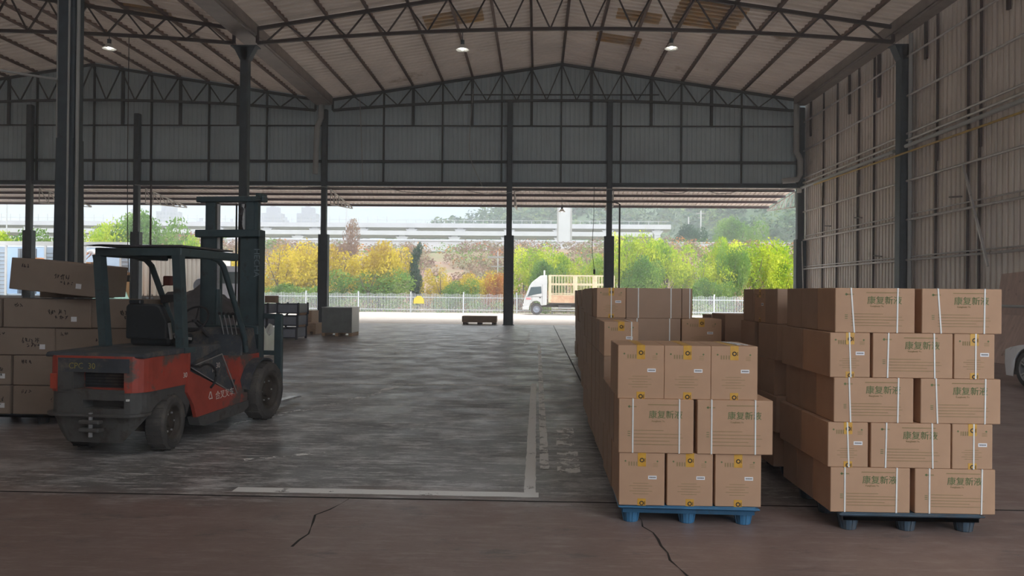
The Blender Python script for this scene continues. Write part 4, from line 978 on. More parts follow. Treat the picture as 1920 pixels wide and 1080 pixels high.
def woodbox(name, x, y, z, w_, d_, h_, label, cat='crate', mm_=None, rz=0, legs=True, group=None):
    t = thing(name, label, cat, (x, y, z), rz, group); mb = MB(); b0 = .1 if legs else 0
    mb.bbox(-w_/2, w_/2, 0, d_, b0, h_, .006, mm_ or wood_m); one(mb, t, 'body')
    if legs:
        mb = MB()
        for i in (-1, 0, 1): mb.bx(i*(w_/2-.06)-.05, i*(w_/2-.06)+.05, 0, d_, 0, .1, wood_m)
        one(mb, t, 'skid')
    return t
woodbox('wooden_crate', -8.75, 28.4, 0, .55, 1.0, .42, 'pale wooden crate on skids right of the grey metal crates, lower one'); woodbox('wooden_crate', -9.25, 29.4, .0, .6, 1.0, .88, 'taller pale wooden crate behind the lower one by the metal crates')
woodbox('carton', -9.45, 24.5, 1.26, .42, .35, .26, 'dark brown carton on top of the nearer grey metal crate stack', 'carton', M('dark_carton', C(104, 92, 84), .8), legs=False)
woodbox('carton', -9.0, 24.9, 1.26, .36, .35, .24, 'pale carton on top of the grey metal crates, beside the dark one', 'carton', carton2_m, legs=False)
t = thing('boxed_load', 'large boxed load on a pallet, its lit side painted white, by the far column', 'boxed load', (-7.42, 27.5, 0), 0)
mb = MB(); mb.bbox(-.56, .56, 0, 1.1, .12, 1.06, .01, M('load_grey', C(136, 142, 140), .7)); one(mb, t, 'load')
mb = MB(); mb.bx(-.57, .57, -.005, 1.11, 1.055, 1.075, wrap_m); mb.bx(.56, .575, 0, 1.1, .13, 1.07, wrap_m); tag(one(mb, t, 'wrap'), 'white painted wrap')  # white top and right side stand in for light falling there
mb = MB(); 
for i in (-1, 0, 1): mb.bx(i*.5-.06, i*.5+.06, 0, 1.1, 0, .1, wood_m)
mb.bx(-.57, .57, 0, 1.1, .1, .12, wood_m); one(mb, t, 'pallet')
t = thing('low_pallet', 'low pallet of flat brown sheets standing in the open doorway', 'pallet', (-2.95, 38.4, 0), 0)
mb = MB()
for i in (-1, 0, 1): mb.bx(i*.75-.1, i*.75+.1, 0, 1.0, 0, .12, stud_m)
mb.bx(-.88, .88, 0, 1.0, .12, .15, wood_m); one(mb, t, 'pallet')
mb = MB(); mb.bbox(-.9, .88, -.03, 1.0, .15, .44, .01, M('brown_sheets', C(150, 128, 110), .8)); mb.bx(-.9, .88, -.035, 1.0, .28, .285, seam_m); one(mb, t, 'sheets')

def lumpy(name, label, cat, cx_, cy_, w_, d_, h_, m, seed, n=26, z=0):
    rr = random.Random(seed); mb = MB(); ph = [rr.uniform(0, 6) for _ in range(8)]; vs = []
    for i in range(n+1):
        for j in range(n+1):
            u, v = i/n*2-1, j/n*2-1
            e_ = (1-abs(u)**4)*(1-abs(v)**4)
            hh = h_*max(0, e_)**.6*(.72+.16*math.sin(3*u+ph[0])+.1*math.sin(5*v+ph[1])+.07*math.sin(9*u+7*v+ph[2])+.04*math.sin(17*u-9*v+ph[3]))
            vs.append((u*w_/2, v*d_/2, hh+.004))
    mb.add(vs, [(i*(n+1)+j, (i+1)*(n+1)+j, (i+1)*(n+1)+j+1, i*(n+1)+j+1) for i in range(n) for j in range(n)], m)
    mb.add([(-w_/2, -d_/2, 0), (w_/2, -d_/2, 0), (w_/2, d_/2, 0), (-w_/2, d_/2, 0)], [(3, 2, 1, 0)], m)
    o = mb.build(name, smooth=True, loc=(cx_, cy_, z)); return tag(o, label, cat)
lumpy('covered_pile', 'long pile under a dark grey tarpaulin behind the forklift cab', 'covered pile', -11.2, 24.5, 4.2, 2.6, 1.75, tarp_m, 3)
lumpy('covered_pile', 'silvery plastic sheeted heap just beyond the forklift mast', 'covered pile', -7.35, 19.3, .9, 1.4, 1.2, wrap_m, 5)
lumpy('covered_pile', 'pale green tarpaulin heap outside beside the cartons', 'covered pile', -25.6, 44, 2.6, 2.4, 1.7, M('green_tarp', C(176, 220, 204), .5, bump=.3), 8)

# plywood by the right wall
t = thing('plywood_sheet', 'plywood sheet standing upright behind the tube rail', 'plywood sheet', (12.75, 20.85, 0), 0, rot=(0, R(8), 0))
mb = MB(); mb.prism([(-.62, 0), (.62, 0), (.62, 2.36), (-.62, 2.42)], -.009, .009, ply_m, 'x'); one(mb, t, 'board')
t = thing('plywood_sheet', 'long plywood sheet on edge in front of the tube rail, behind the car', 'plywood sheet', (11.78, 18.9, 0), R(-3), rot=(0, R(22), 0))
mb = MB(); mb.prism([(-1.3, 0), (1.15, 0), (1.15, 1.32), (-1.3, 1.32)], -.009, .009, ply_m, 'x'); one(mb, t, 'board')

# ------------------------------------------------------------------ silver white car (its nose shows at the right edge)
car = thing('car', 'silver white car at the right edge, only its front wheel and wing showing', 'car', (9.86, 14.86, 0), R(-84))
def carpt(): pass
prof = [(0.0, .32), (.02, .55), (.10, .68), (.35, .78), (1.15, .90), (1.75, 1.26), (2.3, 1.43), (3.1, 1.42), (3.7, 1.15), (4.25, 1.02), (4.5, .9), (4.56, .6), (4.5, .3)]
WB = (.74, 3.5); nX = 60
def topz(x):
    for (a, b), (c_, d_) in zip(prof, prof[1:]):
        if a <= x <= c_ and c_ > a: return b+(d_-b)*(x-a)/(c_-a)
    return .5
mb = MB(); secs = []
xs = [0.0, .02, .06, .1, .125, .135, .15]+[.17+i*.05 for i in range(87)]+[4.53, 4.56]
for x in xs:
    zt = topz(x); belt = min(zt, .92+.02*x*.2); hw = .90*(min(1, .72+2.2*x) if x < .13 else 1)*(min(1, .8+(4.56-x)*1.5))
    zb = .2
    for w_ in WB:
        d = abs(x-w_)
        if d < .40: zb = max(zb, .36+math.sqrt(max(0, .40**2-d*d)))
    zb_ = min(zb, zt-.06)
    rw = hw-(zt-belt)*.42 if zt > belt else hw*.9
    L = [(-hw*.97, zb_), (-hw, max(zb_, .45)), (-hw*.99, max(zb_+.01, min(belt, .75)) if zb_ < .7 else zb_+.02), (-hw*.94, max(belt, zb_+.03)), (-rw*.9, max(zt-.02, zb_+.04)), (-rw*.5, zt+.02), (0, zt+.03)]
    L += [(-a, b) for a, b in L[-2::-1]]; secs.append([(x, a, b) for a, b in L])
k = len(secs[0]); vs = [p for s_ in secs for p in s_]
body_f, glass_f = [], []
for i in range(len(secs)-1):
    for j in range(k-1):
        q_ = (i*k+j, i*k+j+1, (i+1)*k+j+1, (i+1)*k+j); xm = (xs[i]+xs[i+1])/2
        (glass_f if (1.2 < xm < 3.9 and j in (3, k-5)) or (1.2 < xm < 1.75 and j in (4, 5, 6, 7)) or (3.2 < xm < 3.8 and j in (4, 5, 6, 7)) else body_f).append(q_)
body_f.append(tuple(range(k))); body_f.append(tuple(range((len(secs)-1)*k, len(secs)*k)))
mb.add(vs, body_f, carw_m); one(mb, car, 'body', smooth=True)
mb = MB(); mb.add(vs, glass_f, glass_dark); one(mb, car, 'windows')
mb = MB(); mb.bx(.2, 4.4, -.62, .62, .22, .6, black_m); one(mb, car, 'underbody')
mb = MB(); mb.add([(.0, -.60, .60), (.02, -.80, .58), (.30, -.89, .70), (.36, -.88, .76), (.12, -.74, .70), (.03, -.62, .66)], [(0, 1, 2, 3, 4, 5)], headl_m); mb.add([(-.012, -.60, .60), (.0, -.82, .58), (.29, -.905, .70), (.35, -.90, .76), (.10, -.76, .71), (.015, -.62, .67)], [(0, 1, 2, 3, 4, 5)], headl_m); one(mb, car, 'headlight')
mb = MB(); mb.bx(-.01, .03, -.5, .5, .35, .5, black_m); one(mb, car, 'grille')
def carwheel(x, y):
    wt = empty('wheel', (x, y, .36)); wt.parent = car; mb = MB(); h = .11; r_ = .36
    mb.lathe([(r_*.7, -h), (r_*.95, -h*.95), (r_, -h*.6), (r_, h*.6), (r_*.95, h*.95), (r_*.7, h)], black_m, n=40, axis='y'); one(mb, wt, 'tyre', smooth=True)
    mb = MB(); mb.lathe([(r_*.72, -h), (r_*.66, -h*.9), (r_*.62, h*.5)], alloy_m, n=40, axis='y')
    mb.lathe([(r_*.6, -h*.1), (.001, -h*.1)], black_m, n=30, axis='y')
    for i in range(5):
        a = 2*math.pi*i/5
        for da in (-.14, .14): mb.bar((.04*math.cos(a), -h*.75, .04*math.sin(a)), (r_*.66*math.cos(a+da), -h*.85, r_*.66*math.sin(a+da)), .03, .02, alloy_m, (0, 1, 0))
    mb.lathe([(.05, -h*.7), (.001, -h*.9)], alloy_m, n=16, axis='y'); one(mb, wt, 'rim')
for x in WB:
    for y in (-.785, .785): carwheel(x, y)

# ------------------------------------------------------------------ truck outside
tk = thing('stake_truck', 'white cab flatbed truck with rusty cream stake sides parked by the fence', 'truck', (-1.0, 56.0, 0), 0)
cabp = [(.04, .55), (.0, 1.0), (.12, 1.35), (.42, 2.15), (.62, 2.45), (1.25, 2.95), (1.75, 3.0), (1.78, 2.5), (1.75, .75), (1.3, .7), (1.22, .95), (1.0, 1.06), (.72, 1.02), (.5, .8), (.42, .55)]
mb = MB(); mb.prism(cabp, 0, 2.0, tw_m, 'y'); one(mb, tk, 'cab', bevel=.05)
mb = MB(); mb.prism([(.30, 1.38), (.55, 2.08), (1.32, 2.14), (1.35, 1.62), (.95, 1.55)], -.012, .02, glass_dark, 'y'); one(mb, tk, 'side_window')
mb = MB(); mb.add([(.135, .15, 1.42), (.135, 1.85, 1.42), (.41, 1.8, 2.12), (.41, .2, 2.12)], [(0, 1, 2, 3)], glass_dark); mb.add([(.11, .15, 1.43), (.11, 1.85, 1.43), (.385, 1.8, 2.13), (.385, .2, 2.13)], [(3, 2, 1, 0)], glass_dark); one(mb, tk, 'windscreen')
mb = MB(); mb.bx(.2, 1.4, -.014, .0, 1.36, 1.38, tdark_m); mb.bx(1.4, 1.415, -.014, 0, .8, 2.3, tdark_m); mb.bx(.62, .635, -.014, 0, 1.05, 1.4, tdark_m); mb.bx(1.18, 1.3, -.03, 0, 1.28, 1.33, black_m); one(mb, tk, 'door_trim')
mb = MB(); mb.bx(.2, .55, -.02, 0, 1.15, 1.28, M('pink_sticker', C(226, 140, 140), .6)); one(mb, tk, 'decal')
mb = MB(); mb.bbox(-.1, .42, -.03, 2.03, .38, .62, .03, tw_m); one(mb, tk, 'bumper')
mb = MB(); mb.bx(-.03, .12, .02, .3, .68, .85, lamp_m); one(mb, tk, 'headlight')
mb = MB(); mb.bar((.15, -.05, 2.1), (.02, -.25, 2.2), .03, .03, black_m); mb.bbox(-.05, .03, -.34, -.2, 1.7, 2.25, .02, black_m); one(mb, tk, 'mirror')
mb = MB(); mb.tube([(1.55, .3, 2.9), (1.55, .3, 3.35)], .06, lamp_m); one(mb, tk, 'exhaust_stack')
mb = MB(); mb.bx(1.2, 6.6, .45, .65, .6, .82, tdark_m); mb.bx(1.2, 6.6, 1.35, 1.55, .6, .82, tdark_m); mb.bx(2.1, 4.4, -.0, .08, .5, .56, tw_m); mb.bx(2.1, 4.4, 0, .08, .35, .39, tw_m); mb.bbox(2.6, 3.6, .1, .5, .45, .78, .04, tdark_m); one(mb, tk, 'chassis')
mb = MB(); mb.bx(1.95, 6.7, 0, 2.1, .85, .95, tdark_m); mb.bx(1.95, 6.7, -.02, .03, .92, 1.5, trust_m); mb.bx(1.95, 6.7, 2.07, 2.12, .92, 1.5, trust_m); mb.bx(1.9, 1.96, 0, 2.1, .9, 2.9, trust_m); one(mb, tk, 'load_bed')
mb = MB()
for y_ in (0, 2.1):
    for z_ in (1.52, 1.62, 2.28, 2.36, 2.98): mb.bx(1.95, 6.7, y_-.03, y_+.02, z_-.03, z_+.03, ty_m)
    for i in range(21): x_ = 2.0+i*.225; mb.bx(x_-.018, x_+.018, y_-.02, y_+.02, 1.5, 3.0, ty_m)
    for x_ in (1.98, 3.9, 5.4, 6.68): mb.bx(x_-.11, x_+.11, y_-.04, y_+.03, .95, 3.0, ty_m)
one(mb, tk, 'stake_rails')
def twheel(x, y):
    wt = empty('wheel', (x, y, .44)); wt.parent = tk; mb = MB(); mb.lathe([(.26, -.11), (.42, -.12), (.44, -.08), (.44, .08), (.42, .12), (.26, .11)], tyre_m, n=32, axis='y'); one(mb, wt, 'tyre', smooth=True)
    mb = MB(); mb.lathe([(.27, -.1), (.22, -.02), (.1, -.02), (.09, -.09), (.001, -.1)], crate_m, n=24, axis='y'); one(mb, wt, 'rim')
for x in (.98, 5.5):
    for y in (.18, 1.85): twheel(x, y)

# ------------------------------------------------------------------ fence
def fence(x0, x1, y, label):
    t = thing('metal_fence', label, 'fence', (x0, y, 0)); mb = MB(); n = int((x1-x0)/.125)
    for i in range(n): x = i*.125; mb.bx(x-.02, x+.02, -.015, .0, .05, 1.5+.04*math.sin(i*.9), fence_m)
    for z in (.25, 1.22): mb.bx(0, x1-x0, 0, .03, z-.03, z+.03, fence_m)
    tag(one(mb, t, 'palings'), kind='stuff')
    for i in range(int((x1-x0)/4.2)+1):
        mb = MB(); x = i*4.2; mb.bx(x-.05, x+.05, -.04, .06, 0, 1.66, fence_m); one(mb, t, 'post')
fence(-31, 1.2, 59.0, 'pale metal paling fence across the yard, left part behind the columns')
fence(1.2, 46, 58.6, 'pale metal paling fence behind the truck and the carton rows')
mb = MB(); mb.prism([(-.42, 0), (.42, 0), (.40, .35), (.15, .6), (-.15, .6), (-.40, .35)], -.03, .0, ysign_m, 'y'); tag(mb.build('warning_sign', loc=(-9.35, 58.95, .72)), 'yellow sign hung on the paling fence', 'sign')

# ------------------------------------------------------------------ ground beyond, bank, road
earth_m = M('bank_earth', C(138, 112, 96), .95, 0, .1, .25, col2=C(118, 116, 84), contrast=(.4, .6), dirt=(C(160, 126, 112), .12, .55, .1))
grass_m = M('rough_grass', C(120, 130, 70), .95, 0, .1, .4, col2=C(150, 140, 96), contrast=(.4, .6))
def terrain(name, xs_, ys_, hf, m, **k):
    mb = MB(); vs = [(x, y, hf(x, y)) for x in xs_ for y in ys_]; ny = len(ys_)
    mb.add(vs, [(i*ny+j, (i+1)*ny+j, (i+1)*ny+j+1, i*ny+j+1) for i in range(len(xs_)-1) for j in range(ny-1)], m); o = mb.build(name, smooth=True); return tag(o, kind='structure', **k)
def bank(x, y):
    t_ = max(0, min(1, (y-68)/32)); s_ = t_*t_*(3-2*t_); return -.02+s_*(7.4+.5*math.sin(x*.09))+(.25*math.sin(x*.7+y*.4)+.2*math.sin(x*.33-y*.8))*min(1, t_*4)*(1-t_*.5)
terrain('embankment', [-130+i*2.5 for i in range(105)], [59.9+i*1.6 for i in range(27)]+[104], bank, earth_m, label='scrubby reddish brown bank rising behind the fence', cat='bank')
terrain('far_ground', [-800+i*80 for i in range(21)], [103+i*70 for i in range(16)], lambda x, y: 7.2, grass_m, label='flat ground beyond the bank', cat='ground')
def hillz(x, y):
    ridge = 34+30/(1+math.exp(-(x-55)/28))+6*math.sin(x*.035)-24/(1+math.exp((x+62)/9))
    t_ = max(0, min(1, (y-225)/110)); return 7+(ridge-7)*t_*t_*(3-2*t_)*(1 if x > -90 else max(0, 1+(x+90)/25))
terrain('hill', [-120+i*8 for i in range(62)], [222+i*9 for i in range(18)], hillz, M('hill_green', C(84, 104, 78), .95, 0, .1, .05), label='wooded hill behind the viaduct', cat='hill')
mb = MB(); mb.bx(-130, 130, 103.8, 104.2, 7.3, 8.75, conc_m); mb.bx(-130, 130, 103.7, 104.3, 8.7, 8.85, conc_m); tag(mb.build('road_parapet'), 'long low pale wall along the road on top of the bank', 'wall')

# ------------------------------------------------------------------ foliage
def leaf_cloud(mb, lobes, n, size, m, seed, flat=.7):
    rr = random.Random(seed); tot = sum(l[3]**2 for l in lobes); vs = []; fs = []
    for _ in range(n):
        q_ = rr.uniform(0, tot)
        for l in lobes:
            q_ -= l[3]**2
            if q_ <= 0: break
        d = Vector((rr.gauss(0, 1), rr.gauss(0, 1), rr.gauss(0, 1))).normalized(); rad = l[3]*(rr.uniform(.25, 1)**.4)*(1+rr.uniform(-.1, .14))
        c = Vector((l[0]+d.x*rad, l[1]+d.y*rad, l[2]+d.z*rad*(l[4] if len(l) > 4 else .85)))
        a = Vector((rr.gauss(0, 1), rr.gauss(0, 1), rr.gauss(0, .6))).normalized(); b = a.cross(Vector((rr.gauss(0, 1), rr.gauss(0, 1), rr.gauss(0, 1)))).normalized()
        s_ = size*rr.uniform(.6, 1.3); o = len(vs); vs += [c-a*s_, c+b*s_*.5, c+a*s_, c-b*s_*.5]; fs.append((o, o+1, o+2, o+3))
    mb.add(vs, fs, m)
LY = leaf_mat('leaves_yellow', C(164, 134, 62), C(206, 188, 48), C(226, 200, 84), 1.6)
LG = leaf_mat('leaves_yellow_green', C(118, 156, 50), C(186, 200, 48), C(216, 218, 84), 1.6)
LM = leaf_mat('leaves_mid_green', C(76, 114, 54), C(112, 146, 66), C(146, 166, 80))
LD = leaf_mat('leaves_dark_green', C(44, 72, 56), C(60, 90, 68), C(84, 112, 84))
LO = leaf_mat('leaves_orange', C(176, 100, 56), C(190, 128, 62), C(190, 156, 80))
LB = leaf_mat('scrub_brown', C(124, 92, 80), C(146, 120, 100), C(124, 126, 84), .3)
_crowns = {}
def crown(kind, m, var, parent):
    key = (kind, m.name, var)
    if key not in _crowns:
        rr = random.Random(hash(kind) % 97+var*13 if False else len(kind)*7+var*13); mb = MB()
        if kind == 'round': lobes = [(rr.uniform(-.55, .55), rr.uniform(-.45, .45), rr.uniform(.35, .85), rr.uniform(.22, .36)) for _ in range(13)]; n, s_ = 8000, .027
        elif kind == 'mound': lobes = [(rr.uniform(-.75, .75), rr.uniform(-.4, .4), rr.uniform(.2, .72), rr.uniform(.2, .34)) for _ in range(16)]; n, s_ = 8500, .026
        elif kind == 'tall': lobes = [(rr.uniform(-.22, .22), rr.uniform(-.2, .2), .25+.062*i, .26-.012*i) for i in range(12)]; n, s_ = 5000, .032
        elif kind == 'thin': lobes = [(rr.uniform(-.5, .5), rr.uniform(-.4, .4), rr.uniform(.4, .9), rr.uniform(.15, .3)) for _ in range(10)]; n, s_ = 3200, .024
        else: lobes = [(rr.uniform(-.6, .6), rr.uniform(-.4, .4), rr.uniform(.1, .4), rr.uniform(.2, .35)) for _ in range(8)]; n, s_ = 1200, .06
        leaf_cloud(mb, lobes, n, s_, m, var+3); o = mb.build('crown', parent); _crowns[key] = o
        return o
    c = _crowns[key].copy(); COL.objects.link(c); c.parent = parent; return c
_trunk = []
def tree(kind, m, px, Y, hgt, wid, label, z0=0, var=0, cat='tree', name='tree', group=None, px_is_x=False):
    X = px; t = thing(name, label, cat, (X, Y, z0), rnd.uniform(-.4, .4), group)
    c = crown(kind, m, var, t); c.scale = (wid/1.6, wid/1.6, hgt)
    if kind != 'bush':
        if not _trunk:
            mb = MB(); mb.tube([(0, 0, 0), (.01, 0, .25), (-.01, .01, .6)], [.028, .022, .012], bark_m, 7)
            for a_, h0 in ((0, .2), (2.1, .26), (4, .32), (5.2, .38)): mb.tube([(0, 0, h0), (.16*math.cos(a_), .14*math.sin(a_), h0+.2), (.3*math.cos(a_), .26*math.sin(a_), h0+.42)], [.014, .01, .004], bark_m, 5)
            o = mb.build('trunk', t, smooth=True); _trunk.append(o)
        else: o = _trunk[0].copy(); COL.objects.link(o); o.parent = t
        o.scale = (wid/1.6, wid/1.6, hgt)
    return t
def XA(px, Y): return math.tan(math.atan((px-960)/F)-YAW)*Y                     # lateral place of something Y metres away
TG = 'trees behind the fence'
T = [  # kind, leaves, px, Y, height, width, label, var
 ('mound', LY, 520, 64.5, 5.9, 6.5, 'broad yellow tree behind the fence, seen past the forklift mast', 0),
 ('mound', LY, 640, 66, 6.0, 7, 'broad yellow tree spreading behind the boxed load column', 1),
 ('round', LY, 720, 65, 5.6, 6, 'yellow tree sloping down to the dark green one', 2),
 ('mound', LM, 690, 62.5, 3.6, 6.5, 'low mid green tree in front of the big yellow mound', 0),
 ('mound', LM, 560, 62.3, 2.4, 6, 'low green thicket behind the metal crates', 1),
 ('tall', LD, 783, 66, 5.2, 3.0, 'slender dark green tree between the yellow trees', 0),
 ('thin', LY, 826, 65, 3.9, 3.5, 'thin yellow tree right of the dark green one', 0),
 ('mound', LY, 880, 64, 3.6, 5, 'low yellow tree left of the centre column', 2),
 ('mound', LM, 855, 62.5, 2.9, 3.6, 'green tree low behind the fence near the centre column', 2),
 ('round', LO, 930, 63, 2.9, 2.2, 'small orange leaved tree beside the centre column', 0),
 ('round', LG, 1000, 66, 5.0, 5.2, 'bright yellow green tree behind the truck cab', 0),
 ('round', LM, 1025, 63.5, 4.0, 3.6, 'green tree directly behind the truck cab', 1),
 ('round', LG, 1062, 66, 4.6, 3.6, 'round bright tree in front of the tall concrete pier', 1),
 ('round', LG, 1120, 67, 4.8, 4.2, 'bright tree just left of the right-hand sleeved column', 2),
 ('round', LG, 1180, 65, 6.0, 5.2, 'tall bright tree just right of the right-hand sleeved column', 0),
 ('round', LM, 1205, 62.5, 4.5, 4.6, 'green tree behind the strapped top cartons', 2),
 ('round', LG, 1250, 66, 5.7, 5.6, 'bright yellow green tree above the strapped top cartons', 1),
 ('mound', LG, 1310, 65, 4.6, 5.0, 'bright tree over the right end of the strapped cartons', 0),
 ('mound', LM, 1332, 62.3, 3.2, 3.6, 'green bush tree in the gap above the low stack', 1),
 ('round', LG, 1352, 67, 6.2, 4.6, 'tall bright tree rising between the two carton rows', 2),
 ('round', LM, 1372, 64, 5.0, 3.0, 'greener tree between the two bright right trees', 0),
 ('round', LG, 1415, 66, 5.6, 6.0, 'broad bright tree above the right carton row', 0),
 ('round', LG, 1470, 64.5, 4.2, 4.2, 'rightmost bright tree beside the corner column', 1),
 ('round', LM, 70, 64, 6.3, 6, 'green tree above the trailers at the far left', 2),
 ('round', LG, 175, 65, 6.5, 6, 'bright tree above the trailers right of the near column', 0),
 ('round', LM, 285, 68, 7.8, 8, 'big mid green tree above the cream container', 1),
 ('round', LG, 362, 66, 6.0, 4, 'bright tree left of the forklift mast', 2),
 ('mound', LY, 420, 66, 5.4, 6, 'yellow tree seen between the mast rails', 1),
 ('round', LG, 20, 67, 6.0, 5, 'pale green tree at the left edge of the picture', 1)]
for kd, m_, px, Y, h_, w_, lb, v_ in T: tree(kd, m_, XA(px, Y), Y, h_*1.14, w_, lb, bank(XA(px, Y), Y)-.05, v_, group=TG)
tree('thin', LB, XA(650, 72), 72, 8.6, 4.2, 'tall bare branched tree over the yellow mound', bank(XA(650, 72), 72), 1, group=TG)
tree('round', LM, XA(1383, 180), 180, 14, 15, 'round green tree standing out in front of the wooded hill', 6, 1)
tree('round', LD, XA(1290, 120), 120, 6, 7, 'dark round tree beyond the bright trees on the right', 7, 2)
# scrub on the bank
mb = MB(); rr = random.Random(5); lob = []
for _ in range(1500):
    x = rr.uniform(-50, 46); y = rr.uniform(66, 100); lob.append((x, y, bank(x, y)+.3, rr.uniform(.5, 1.5), .8))
for mm_, sd in ((LB, 1), (LM, 2), (LO, 3)): leaf_cloud(mb, [l for i, l in enumerate(lob) if (i % 5 > 1 if sd == 1 else i % 5 == sd-2)], {1: 100000, 2: 20000, 3: 9000}[sd], .15, mm_, sd)
tag(mb.build('scrub'), 'dense brown and green scrub covering the bank', 'scrub', kind='stuff')
mb = MB(); lob = [(rr.uniform(-34, 44), rr.uniform(59.6, 61.5), .3, rr.uniform(.35, .9), .9) for _ in range(150)]
leaf_cloud(mb, lob[:75], 4500, .1, LM, 8); leaf_cloud(mb, lob[75:], 4500, .1, leaf_mat('dry_weeds', C(150, 148, 100), C(176, 166, 130), C(140, 156, 88)), 9)
tag(mb.build('weeds'), 'tangled weeds along the foot of the fence', 'weeds', kind='stuff')
mb = MB(); lob = []
for _ in range(900):
    x = rr.uniform(-75, 300); y = rr.uniform(228, 345); r_ = rr.uniform(3, 6); lob.append((x, y, hillz(x, y)+r_*.6, r_, .9))
HF = leaf_mat('hill_leaves', C(40, 70, 56), C(74, 104, 72), C(130, 146, 88), .12)
leaf_cloud(mb, lob, 80000, 1.1, HF, 11)
tag(mb.build('forest'), 'dense woods covering the hill behind the viaduct', 'forest', kind='stuff')

# ------------------------------------------------------------------ viaduct, pier, towers, poles
YV = 200.
def deck(z0, z1, x0, x1, dx, Y, name_l, pier_top, group=None):
    t = thing('viaduct', name_l, 'viaduct', (0, Y, 0)); mb = MB()
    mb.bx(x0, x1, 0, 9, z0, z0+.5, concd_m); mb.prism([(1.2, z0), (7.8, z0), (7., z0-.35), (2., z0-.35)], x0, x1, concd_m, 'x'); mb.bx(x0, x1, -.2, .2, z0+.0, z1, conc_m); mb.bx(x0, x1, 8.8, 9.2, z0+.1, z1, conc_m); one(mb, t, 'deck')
    x = x0+4
    while x < x1:
        mb = MB(); mb.bx(x-.8, x+.8, .4, 5.4, 6, z0-.02, conc_m); mb.prism([(x-.7, z0-1.6), (x+.7, z0-1.6), (x+1.6, z0-.35), (x-1.6, z0-.35)], .3, 7.5, conc_m, 'y'); one(mb, t, 'pier'); x += dx
    return t
deck(18.8, 20.0, -170, 35.5, 13.2, YV, 'upper pale concrete viaduct deck crossing behind the trees', 18)
deck(15.7, 16.8, -170, 28.5, 13.2, YV-14, 'lower pale concrete viaduct deck in front of the upper one', 15)
t = thing('railing', 'post railing along the top of the upper viaduct deck', 'railing', (0, YV+.1, 20.0)); mb = MB()
for i in range(78): mb.bx(-168+i*2.6-.06, -168+i*2.6+.06, -.05, .05, 0, 1.9 if i < 50 else .9, conc_m)
mb.bx(-168, 35, -.04, .04, .8, .9, conc_m); tag(one(mb, t, 'posts'), kind='stuff')
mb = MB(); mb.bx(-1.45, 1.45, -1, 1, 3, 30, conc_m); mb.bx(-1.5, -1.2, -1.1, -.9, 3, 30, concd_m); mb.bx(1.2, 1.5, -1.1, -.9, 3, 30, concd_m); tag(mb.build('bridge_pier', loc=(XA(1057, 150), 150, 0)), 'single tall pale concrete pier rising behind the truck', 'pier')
mb = MB(); mb.bx(-150, 20, 0, 12, 7, 11.5, conc_m); mb.prism([(-.5, 11.4), (12.5, 11.4), (12.5, 11.7), (6, 12.6), (-.5, 11.7)], -150, 20, trailg_m, 'x'); tag(mb.build('low_building', loc=(0, 150, 0)), 'long low pale building under the viaduct', 'building')
mb = MB(); mb.bx(22, 60, 148, 148.4, 7.2, 10.0, conc_m); tag(mb.build('road_parapet'), 'pale road wall in front of the wooded hill at the right', 'wall')
def tower(px, Y, z1, w_, label, step=0):
    t = thing('tower_block', label, 'building', (XA(px, Y), Y, 0)); mb = MB(); mb.bx(-w_/2, w_/2, 0, w_*.6, 7, z1*.93, tower_m); mb.bx(-w_*.3, w_*.32, 2, w_*.5, 7, z1, tower_m); mb.bx(-w_*.12, w_*.1, 3, w_*.4, z1, z1+3, tower_m); one(mb, t, 'walls')
    mb = MB(); n = int((z1*.93-10)/3.2)
    for i in range(n):
        for j in range(6): x_ = -w_/2+w_*(j+.5)/6; mb.bx(x_-w_*.045, x_+w_*.045, -.08, .05, 11+i*3.2, 12.6+i*3.2, towerw_m)
    tag(one(mb, t, 'windows'), kind='stuff')
tower(310, 600, 70, 17, 'hazy tower block behind the forklift guard'); tower(507, 600, 69, 16, 'hazy twin tower block just right of the mast, left one'); tower(573, 600, 69, 16, 'hazy twin tower block just right of the mast, right one')
tower(243, 620, 66, 12, 'small hazy tower block left of the sleeved column'); tower(372, 650, 62, 12, 'low hazy tower block left of the mast'); tower(430, 650, 61, 10, 'low hazy tower block between the mast rails'); tower(533, 640, 62, 8, 'low hazy block between the twin towers')
def pole(px, Y, z0, z1, label, arm=False, r_=.12):
    t = thing('utility_pole', label, 'pole', (XA(px, Y), Y, z0)); mb = MB(); mb.tube([(0, 0, 0), (0, 0, z1-z0)], r_, conc_m, 8); one(mb, t, 'shaft')
    if arm: mb = MB(); mb.bx(-.9, .9, -.05, .05, z1-z0-.6, z1-z0-.45, concd_m); mb.bx(-.6, .6, -.05, .05, z1-z0-1.4, z1-z0-1.3, concd_m); one(mb, t, 'crossarm')
pole(1313, 140, 6, 17.2, 'right one of two pale utility poles before the hill', True); pole(1290, 140, 6, 16, 'left one of two pale utility poles before the hill', False)
pole(933, 66, 0, 5.3, 'thin white pole behind the fence by the centre column', True, .05); pole(648, 190, 7, 24, 'thin lamp post on the viaduct left of centre', False, .15); pole(11, 150, 7, 21, 'pale utility pole at the left edge', True)
pole(937, 64, 0, 3.2, 'short white pipe leaning behind the fence', False, .04)

